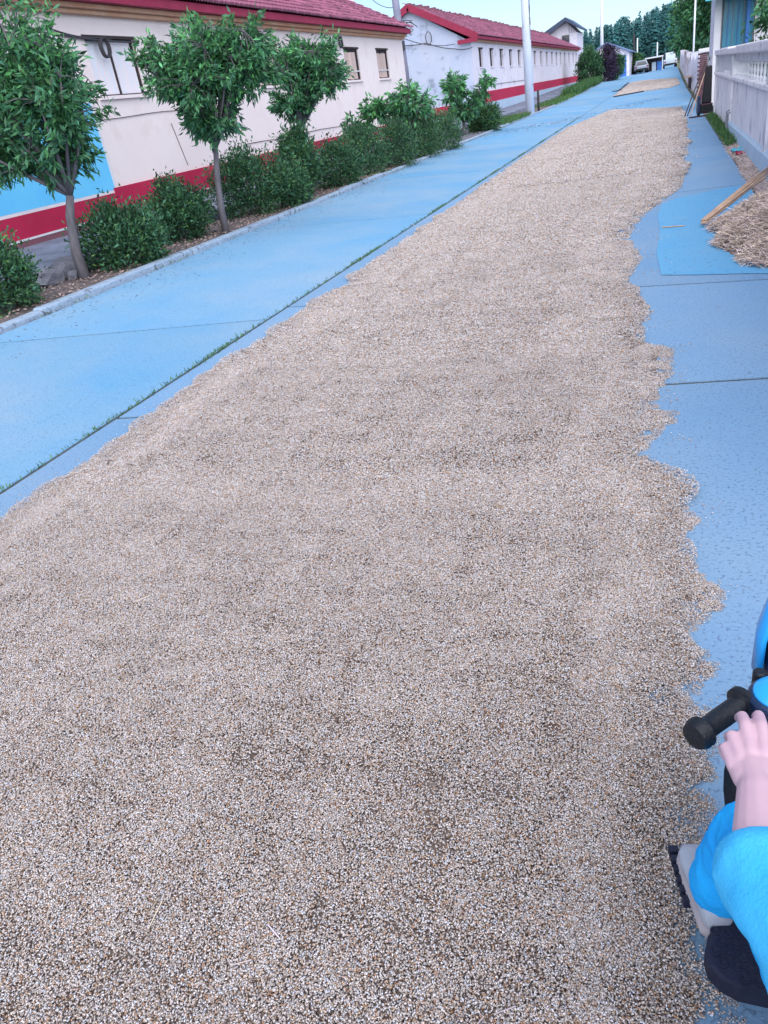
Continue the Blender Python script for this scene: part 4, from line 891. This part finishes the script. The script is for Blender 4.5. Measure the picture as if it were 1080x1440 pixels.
straws(np.column_stack([P, [gz(a_, b_) + .005 for a_, b_ in P]]), rng.uniform(.02,.09,n), rng.uniform(.002,.006,n), 'swept_debris', 'dark swept chaff line crossing the road behind the grain', .05, base=(.13,.12,.13))
# bundle of canes on the heap
cb = empty('cane_bundle', (.33,7.3,.02)); tag(cb, 'bundle of thin canes lying on the straw heap with one end on the road', 'canes')
for k in range(6):
    dx = (k % 3 - 1)*.022; dz = (k // 3)*.022
    MB().tube([(dx*.7-.01, -dx*.5+random.uniform(-.04,.02), .014+dz), (.36+dx, .62, .16+dz+random.uniform(-.005,.01)), (.72+dx, 1.32+random.uniform(-.1,.1), .27+dz)], [.012,.011,.008], 7).build('cane', M['bamboo'], cb, smooth=True)
for (x, y, mt, lb) in ((.95,12.6,'awning','crumpled teal wrapper on the straw by the wall'),(.98,12.2,'red','crumpled dark red wrapper on the straw by the wall')):
    mb = MB(); n_ = 6; V = [(x+.16*(i/n_-.5), y+.5*(j/n_-.5)*(1 if mt=='awning' else .7), .05+random.uniform(-.02,.03)) for j in range(n_+1) for i in range(n_+1)]
    F = [(j*7+i, j*7+i+1, (j+1)*7+i+1, (j+1)*7+i) for j in range(n_) for i in range(n_)]
    o = mb.add(V, F).build('wrapper', M[mt]); md = o.modifiers.new('thickness', 'SOLIDIFY'); md.thickness = .003; tag(o, lb, 'litter')

# ------------------------------------------------------------------ child on a ride-on trike at the right
tk = empty('ride_on_trike', (.31,.62,0)); tag(tk, 'blue and black child ride-on trike with swept handlebar and dimpled footboards', 'trike')
def tb(mb, n, mt, **k):
    o = mb.build(n, M[mt], tk, **k); o.matrix_parent_inverse = Matrix.Translation((-.31,-.62,0)); return o
gE, gI = Vector((.058,.733,.575)), Vector((.1128,.7984,.575)); gd = (gI-gE).normalized()
cx = .31
for s in (1, -1):
    def mx(v): return Vector((v.x if s == 1 else 2*cx - v.x, v.y, v.z))
    E_, I_ = mx(gE), mx(gI); d_ = (I_-E_).normalized(); ln = (I_-E_).length
    g_ = tb(MB().lathe(E_, [(.010,-.013),(.0165,-.012),(.0198,-.004),(.0198,.004),(.0150,.009),(.0132,.014),(.0136,ln*.5),(.0132,ln-.016),(.0134,ln-.012),(.021,ln-.008),(.021,ln-.002),(.013,ln)], 24, axis=d_), 'grip', 'rubber', smooth=True)
    g_.modifiers.new('e', 'EDGE_SPLIT').split_angle = R(35)
tb(MB().tube([gI - gd*.01, gI + gd*.03 + Vector((.01,.0,.0)), Vector((.19,.86,.575)), Vector((cx,.875,.57)), Vector((2*cx-.19,.86,.575)), Vector((2*cx,0,0)) + Vector((-(gI+gd*.03).x-.01,(gI+gd*.03).y,.575)), Vector((2*cx-gI.x+.007,gI.y-.008,.575))], .011, 10), 'handlebar', 'rubber', smooth=True)
for s in (1, -1):
    c_ = Vector((.152 if s == 1 else 2*cx-.152, .795, .585))
    dl = tb(MB().lathe(c_, [(.030,-.03),(.037,-.012),(.038,.004),(.035,.010)], 28), 'mirror_housing', 'bikedark', smooth=False, bevel=.003, seg=2)
    tb(MB().lathe(c_, [(.033,.0105),(.031,.0125),(.020,.0155),(.004,.0165)], 28), 'mirror_cap', 'bikeblue', smooth=True)
    tb(MB().lathe(c_ + Vector((-.022*s, .034, 0)), [(.008,-.02),(.008,.012),(.006,.015)], 12), 'switch', 'rubber')
# front fairing, windscreen
fa = MB(); prof = [(.13,.10,.93,.30),(.16,.115,.96,.40),(.165,.12,.985,.50),(.155,.10,.965,.56)]
secs = []
for hw, dp, yc, z in prof:
    secs.append([(cx + hw*math.cos(t), yc + dp*math.sin(t), z) for t in np.linspace(0, 2*math.pi, 21)[:-1]])
V = [p for s_ in secs for p in s_]; F = [(i*20+j, i*20+(j+1) % 20, (i+1)*20+(j+1) % 20, (i+1)*20+j) for i in range(3) for j in range(20)] + [tuple(range(19,-1,-1)), tuple(60+j for j in range(20))]
tb(fa.add(V, F), 'front_fairing', 'bikedark', smooth=False, bevel=.008, seg=2)
ws = MB(); V = []; F = []
for i, (hw, dp, yc, z) in enumerate([(.172,.125,.985,.50),(.170,.12,.99,.56),(.155,.10,1.0,.62),(.12,.08,1.01,.665)]):
    for t in np.linspace(R(-12), R(192), 16): V.append((cx + hw*math.cos(t), yc - .03 + dp*math.sin(t), z))
F = [(i*16+j, i*16+j+1, (i+1)*16+j+1, (i+1)*16+j) for i in range(3) for j in range(15)]
o = tb(ws.add(V, F), 'windscreen', 'bikeblue', smooth=True); o.modifiers.new('t', 'SOLIDIFY').thickness = .008
tb(MB().tube([(cx,.875,.57),(cx,.93,.40),(cx,.97,.22)], .02, 10), 'steering_column', 'metal', smooth=True)
def wheel(x, y, r, w_):
    t_ = tb(MB().lathe((x,y,r), [(r*.62,-w_*.5),(r*.9,-w_*.5),(r*.985,-w_*.32),(r,0),(r*.985,w_*.32),(r*.9,w_*.5),(r*.62,w_*.5)], 32, axis=(1,0,0)), 'wheel', 'rubber', smooth=True)
    rm = MB().lathe((x,y,r), [(r*.2,-w_*.4),(r*.6,-w_*.35),(r*.6,w_*.35),(r*.2,w_*.4)], 24, axis=(1,0,0)).build('rim', M['bikeblue'], t_); 
wheel(cx, .99, .125, .07)
# front mudguard (black, seen below the hand)
mg = MB(); V = []; F = []
for i, t in enumerate(np.linspace(R(20), R(205), 15)):
    for j, u in enumerate(np.linspace(-1, 1, 9)):
        rr = .165 - .03*u*u; V.append((cx + u*.195*max(0.12, math.sin((t-R(20))/R(185)*math.pi))**.45, .985 + math.cos(t)*rr*.95, .13 + math.sin(t)*rr))
F = [(i*9+j, i*9+j+1, (i+1)*9+j+1, (i+1)*9+j) for i in range(14) for j in range(8)]
o = tb(mg.add(V, F), 'mudguard', 'rubber', smooth=True); o.modifiers.new('t', 'SOLIDIFY').thickness = .006
for x in (cx-.19, cx+.19): wheel(x, .16, .11, .06)
tb(MB().tube([(cx-.2,.16,.11),(cx+.2,.16,.11)], .012, 8), 'axle', 'metal')
tb(MB().hexa([(cx-.09,.08,.16),(cx+.09,.08,.16),(cx+.07,.90,.12),(cx-.07,.90,.12),(cx-.10,.06,.27),(cx+.10,.06,.27),(cx+.06,.86,.19),(cx-.06,.86,.19)]), 'chassis', 'bikedark', bevel=.02, seg=3)
tb(MB().hexa([(cx-.12,.10,.272),(cx+.12,.10,.272),(cx+.10,.46,.262),(cx-.10,.46,.262),(cx-.11,.11,.315),(cx+.11,.11,.315),(cx+.08,.44,.298),(cx-.08,.44,.298)]), 'seat', 'rubber', bevel=.02, seg=3)
tb(MB().hexa([(cx-.11,.06,.272),(cx+.11,.06,.272),(cx+.11,.095,.272),(cx-.11,.095,.272),(cx-.09,.02,.46),(cx+.09,.02,.46),(cx+.09,.05,.46),(cx-.09,.05,.46)]), 'seat_back', 'bikeblue', bevel=.015, seg=3)
# footboards: rear rounded dimpled lobe plus the board under the shoe
for s in (1, -1):
    def q(x): return x if s == 1 else 2*cx - x
    out = [(.118,.792),(.102,.780),(.090,.757),(.085,.732),(.090,.712),(.105,.697),(.129,.688),(.166,.688),(.235,.695),(.235,.792)]
    V = [(q(x),y,.100) for x,y in out] + [(q(x),y,.132) for x,y in out] + [(q(x)+(.006 if s==1 else -.006)*(1 if x<.2 else 0),y,.138) for x,y in out]
    k = len(out); F = [tuple(range(k-1,-1,-1)), tuple(range(2*k,3*k))] + [(r_*k+i, r_*k+(i+1) % k, (r_+1)*k+(i+1) % k, (r_+1)*k+i) for r_ in range(2) for i in range(k)]
    if s == -1: F = [f_[::-1] for f_ in F]
    fb = tb(MB().add(V, F), 'footboard', 'dimple')
    dm = MB()
    for r_ in range(6):
        for c_ in range(8):
            x = .100 + c_*.0185 + (.009 if r_ % 2 else 0); y = .700 + r_*.016
            if x > .226 or y > .785 or (x-.165)**2/.0060 + (y-.740)**2/.0024 > 1 and x < .165: continue
            dm.lathe((q(x),y,.138), [(.0072,-.001),(.0070,.0022),(.0052,.0024),(.0042,.0006),(.001,.0004)], 10)
    dm.build('dimples', M['dimple'], fb)
    tb(MB().hexa([(q(.085),.80,.085),(q(.24),.80,.085),(q(.24),.95,.085),(q(.078),.93,.085),(q(.082),.80,.10),(q(.24),.80,.10),(q(.24),.955,.10),(q(.075),.935,.10)] if s == 1 else
              [(q(.24),.80,.085),(q(.055),.80,.085),(q(.055),.93,.085),(q(.24),.95,.085),(q(.24),.80,.10),(q(.052),.80,.10),(q(.05),.935,.10),(q(.24),.955,.10)]), 'toe_board', 'dimple', bevel=.006, seg=2)

ch = empty('person', (.31,.36,.30)); tag(ch, 'child in light blue top and blue trousers riding the trike, hand on the grip', 'person')
def cb_(mb, n, mt, vox=None, smooth_it=0, sub=0, disp=0):
    o = mb.build(n, M[mt], ch, smooth=True); o.matrix_parent_inverse = Matrix.Translation((-.31,-.36,-.30))
    if vox:
        r_ = o.modifiers.new('fuse', 'REMESH'); r_.mode = 'VOXEL'; r_.voxel_size = vox; r_.use_smooth_shade = True
    if smooth_it:
        s_ = o.modifiers.new('smooth', 'SMOOTH'); s_.factor = .5; s_.iterations = smooth_it
    return o
b = MB()
T = lambda p, r_, n_=14: b.tube(p, r_, n_, round_ends=True)
# torso, neck, head
T([(cx,.30,.36),(cx,.31,.45),(cx,.335,.56),(cx,.345,.64)], [.085,.085,.09,.07]); T([(cx-.075,.35,.635),(cx+.075,.35,.635)], .04); T([(cx,.35,.66),(cx,.36,.73)], .032)
b.lathe((cx,.375,.735), [(.004,-.012),(.04,-.008),(.062,.03),(.074,.075),(.077,.12),(.066,.165),(.04,.19),(.006,.20)], 20)
b.tube([(cx,.44,.80),(cx,.456,.79)], [.014,.009], 8, round_ends=True)
for s in (-1,1): b.tube([(cx+s*.074,.37,.81),(cx+s*.083,.365,.815)], [.014,.012], 8, round_ends=True)
# arms (left one in view, right mirrored)
for s in (1,-1):
    Q = (lambda p: p) if s == 1 else (lambda p: (2*cx-p[0], p[1], p[2]))
    T([Q((.225,.36,.635)),Q((.155,.44,.60)),Q((.112,.535,.585))], [.036,.033,.028])
    T([Q((.112,.535,.585)),Q((.1075,.575,.592)),Q((.1105,.634,.597))], [.028,.026,.0205])
    # palm
    T([Q((.1100,.640,.597)),Q((.1060,.672,.597))], [.0190,.0135]); T([Q((.1010,.652,.595)),Q((.0920,.668,.595))], [.0150,.0105]); T([Q((.117,.650,.596)),Q((.120,.678,.597))], [.0155,.0110])
    # fingers: pinky, ring, middle, index (knuckle, middle joint, end joint, tip)
    T([Q((.0880,.664,.598)),Q((.0815,.692,.598)),Q((.0800,.699,.589)),Q((.0840,.695,.578))], [.0070,.0064,.0059,.0052], 10)
    T([Q((.0965,.672,.602)),Q((.0895,.706,.604)),Q((.0872,.714,.594)),Q((.0905,.711,.581))], [.0078,.0071,.0065,.0056], 10)
    T([Q((.1075,.680,.604)),Q((.1045,.720,.608)),Q((.1035,.742,.601)),Q((.1010,.750,.590))], [.0083,.0077,.0071,.0060], 10)
    T([Q((.1215,.682,.603)),Q((.1218,.722,.608)),Q((.1212,.745,.602)),Q((.1200,.753,.592))], [.0083,.0077,.0071,.0060], 10)
    # thumb leaves the inner side of the palm
    T([Q((.1250,.655,.592)),Q((.1370,.688,.585)),Q((.1330,.715,.572)),Q((.1260,.728,.562))], [.0110,.0095,.0082,.0066], 10)
# legs under trousers down to ankle
for s in (1,-1):
    Q = (lambda p: p) if s == 1 else (lambda p: (2*cx-p[0], p[1], p[2]))
    T([Q((.25,.36,.365)),Q((.185,.60,.375)),Q((.135,.775,.335))], [.058,.05,.038]); T([Q((.135,.775,.335)),Q((.115,.80,.24)),Q((.105,.805,.165))], [.037,.032,.023])
body = cb_(b, 'body', 'skin', .0022, 4)
body['label'] = 'bare forearm and hand closed on the handlebar grip'
b = MB()
T([(cx,.30,.34),(cx,.31,.44),(cx,.335,.56),(cx,.345,.645)], [.106,.104,.106,.08]); T([(cx-.08,.35,.635),(cx+.08,.35,.635)], .052)
for s in (1,-1):
    Q = (lambda p: p) if s == 1 else (lambda p: (2*cx-p[0], p[1], p[2]))
    b.tube([Q((.235,.355,.635)),Q((.185,.405,.615)),Q((.148,.455,.600)),Q((.124,.505,.585)),Q((.112,.548,.580)),Q((.109,.568,.581))], [.055,.053,.048,.046,.050,.042], 20)
    b.tube([Q((.20,.40,.56)),Q((.150,.448,.56)),Q((.136,.475,.565))], [.052,.050,.040], 16, round_ends=True)
sh_ = cb_(b, 'shirt', 'bluecloth', .004, 5)
dtx = bpy.data.textures.new('folds', 'CLOUDS'); dtx.noise_scale = .075
dm_ = sh_.modifiers.new('folds', 'DISPLACE'); dm_.texture = dtx; dm_.strength = .018; dm_.mid_level = .5
sm_ = sh_.modifiers.new('soft', 'SMOOTH'); sm_.factor = .5; sm_.iterations = 6
b = MB()
T([(cx-.04,.31,.36),(cx+.04,.31,.36)], .098)
for s in (1,-1):
    Q = (lambda p: p) if s == 1 else (lambda p: (2*cx-p[0], p[1], p[2]))
    b.tube([Q((.262,.35,.36)),Q((.195,.58,.375)),Q((.150,.735,.355)),Q((.139,.790,.325)),Q((.128,.802,.27)),Q((.118,.808,.215)),Q((.110,.815,.175)),Q((.108,.818,.155))], [.078,.068,.058,.054,.052,.050,.048,.044], 18)
tr_ = cb_(b, 'trousers', 'bluetrouser', .004, 4)
dtx2 = bpy.data.textures.new('folds2', 'CLOUDS'); dtx2.noise_scale = .05
dm_ = tr_.modifiers.new('folds', 'DISPLACE'); dm_.texture = dtx2; dm_.strength = .014; dm_.mid_level = .5
# shoes
for s in (1,-1):
    Q = (lambda p: p) if s == 1 else (lambda p: (2*cx-p[0], p[1], p[2]))
    heel, toe = Vector((.108,.775,0)), Vector((.072,.925,0)); dv = (toe-heel); Ls = dv.length; dv.normalize(); sv = Vector((dv.y,-dv.x,0))
    def sec(t, hw, z0, z1, n_=16):
        c_ = heel + dv*Ls*t; out = []
        for k in range(n_):
            th = 2*math.pi*k/n_; cxx = math.cos(th); sz = math.sin(th)
            out.append(Q(tuple(c_ + sv*hw*math.copysign(abs(cxx)**.7, cxx) + Vector((0,0,(z0+z1)/2 + (z1-z0)/2*math.copysign(abs(sz)**.75, sz))))))
        return out
    def loft(secs, n_=16):
        V = [p for q_ in secs for p in q_]; F = [(i*n_+j, i*n_+(j+1) % n_, (i+1)*n_+(j+1) % n_, (i+1)*n_+j) for i in range(len(secs)-1) for j in range(n_)] + [tuple(range(n_-1,-1,-1)), tuple((len(secs)-1)*n_+j for j in range(n_))]
        return MB().add(V, F)
    so_ = cb_(loft([sec(-.01,.018,.101,.122),sec(.05,.027,.101,.124),sec(.3,.029,.101,.124),sec(.6,.033,.101,.124),sec(.85,.032,.101,.124),sec(.97,.022,.103,.122),sec(1.0,.010,.106,.12)]), 'shoe_sole', 'sole')
    up_ = cb_(loft([sec(.0,.015,.118,.165),sec(.06,.024,.118,.178),sec(.3,.0265,.118,.176),sec(.5,.029,.118,.166),sec(.7,.0305,.118,.152),sec(.86,.028,.118,.142),sec(.95,.020,.118,.134),sec(.985,.008,.118,.126)]), 'shoe', 'shoe')
    pf = MB()
    for r_ in range(3):
        for k in range(9):
            t = .60 + k*.030; u = (-.012 + r_*.0055 + .006*math.sin(k*.35)); zz = .155 - (t-.6)*.062 - abs(u)*.12
            p = heel + dv*Ls*t + sv*u; pf.lathe(Q((p.x,p.y,zz-.0005)), [(.0013,0),(.0012,.0012)], 6)
    pf.build('vent_holes', M['dimple'], up_).matrix_parent_inverse = Matrix.Identity(4)
    cl = MB()
    for k in range(6):
        t = .35 + k*.12; p = heel + dv*Ls*t - sv*.030; cl.bar(Q((p.x,p.y,.108)), Q((p.x+dv.x*.012,p.y+dv.y*.012,.108)), .016, .016)
    cl.build('outsole_lug', M['dimple'], so_)
# face and hair
for s in (-1,1): cb_(MB().lathe((cx+s*.028,.437,.825), [(.002,-.006),(.007,-.003),(.008,0),(.006,.004),(.001,.006)], 10, axis=(0,1,0)), 'eye', 'hair')
cb_(MB().tube([(cx-.018,.441,.772),(cx,.446,.769),(cx+.018,.441,.772)], .004, 6), 'mouth', 'fascia')
cb_(MB().lathe((cx,.366,.80), [(.072,-.01),(.082,.03),(.084,.06),(.074,.105),(.046,.135),(.006,.146)], 22), 'hair', 'hair')
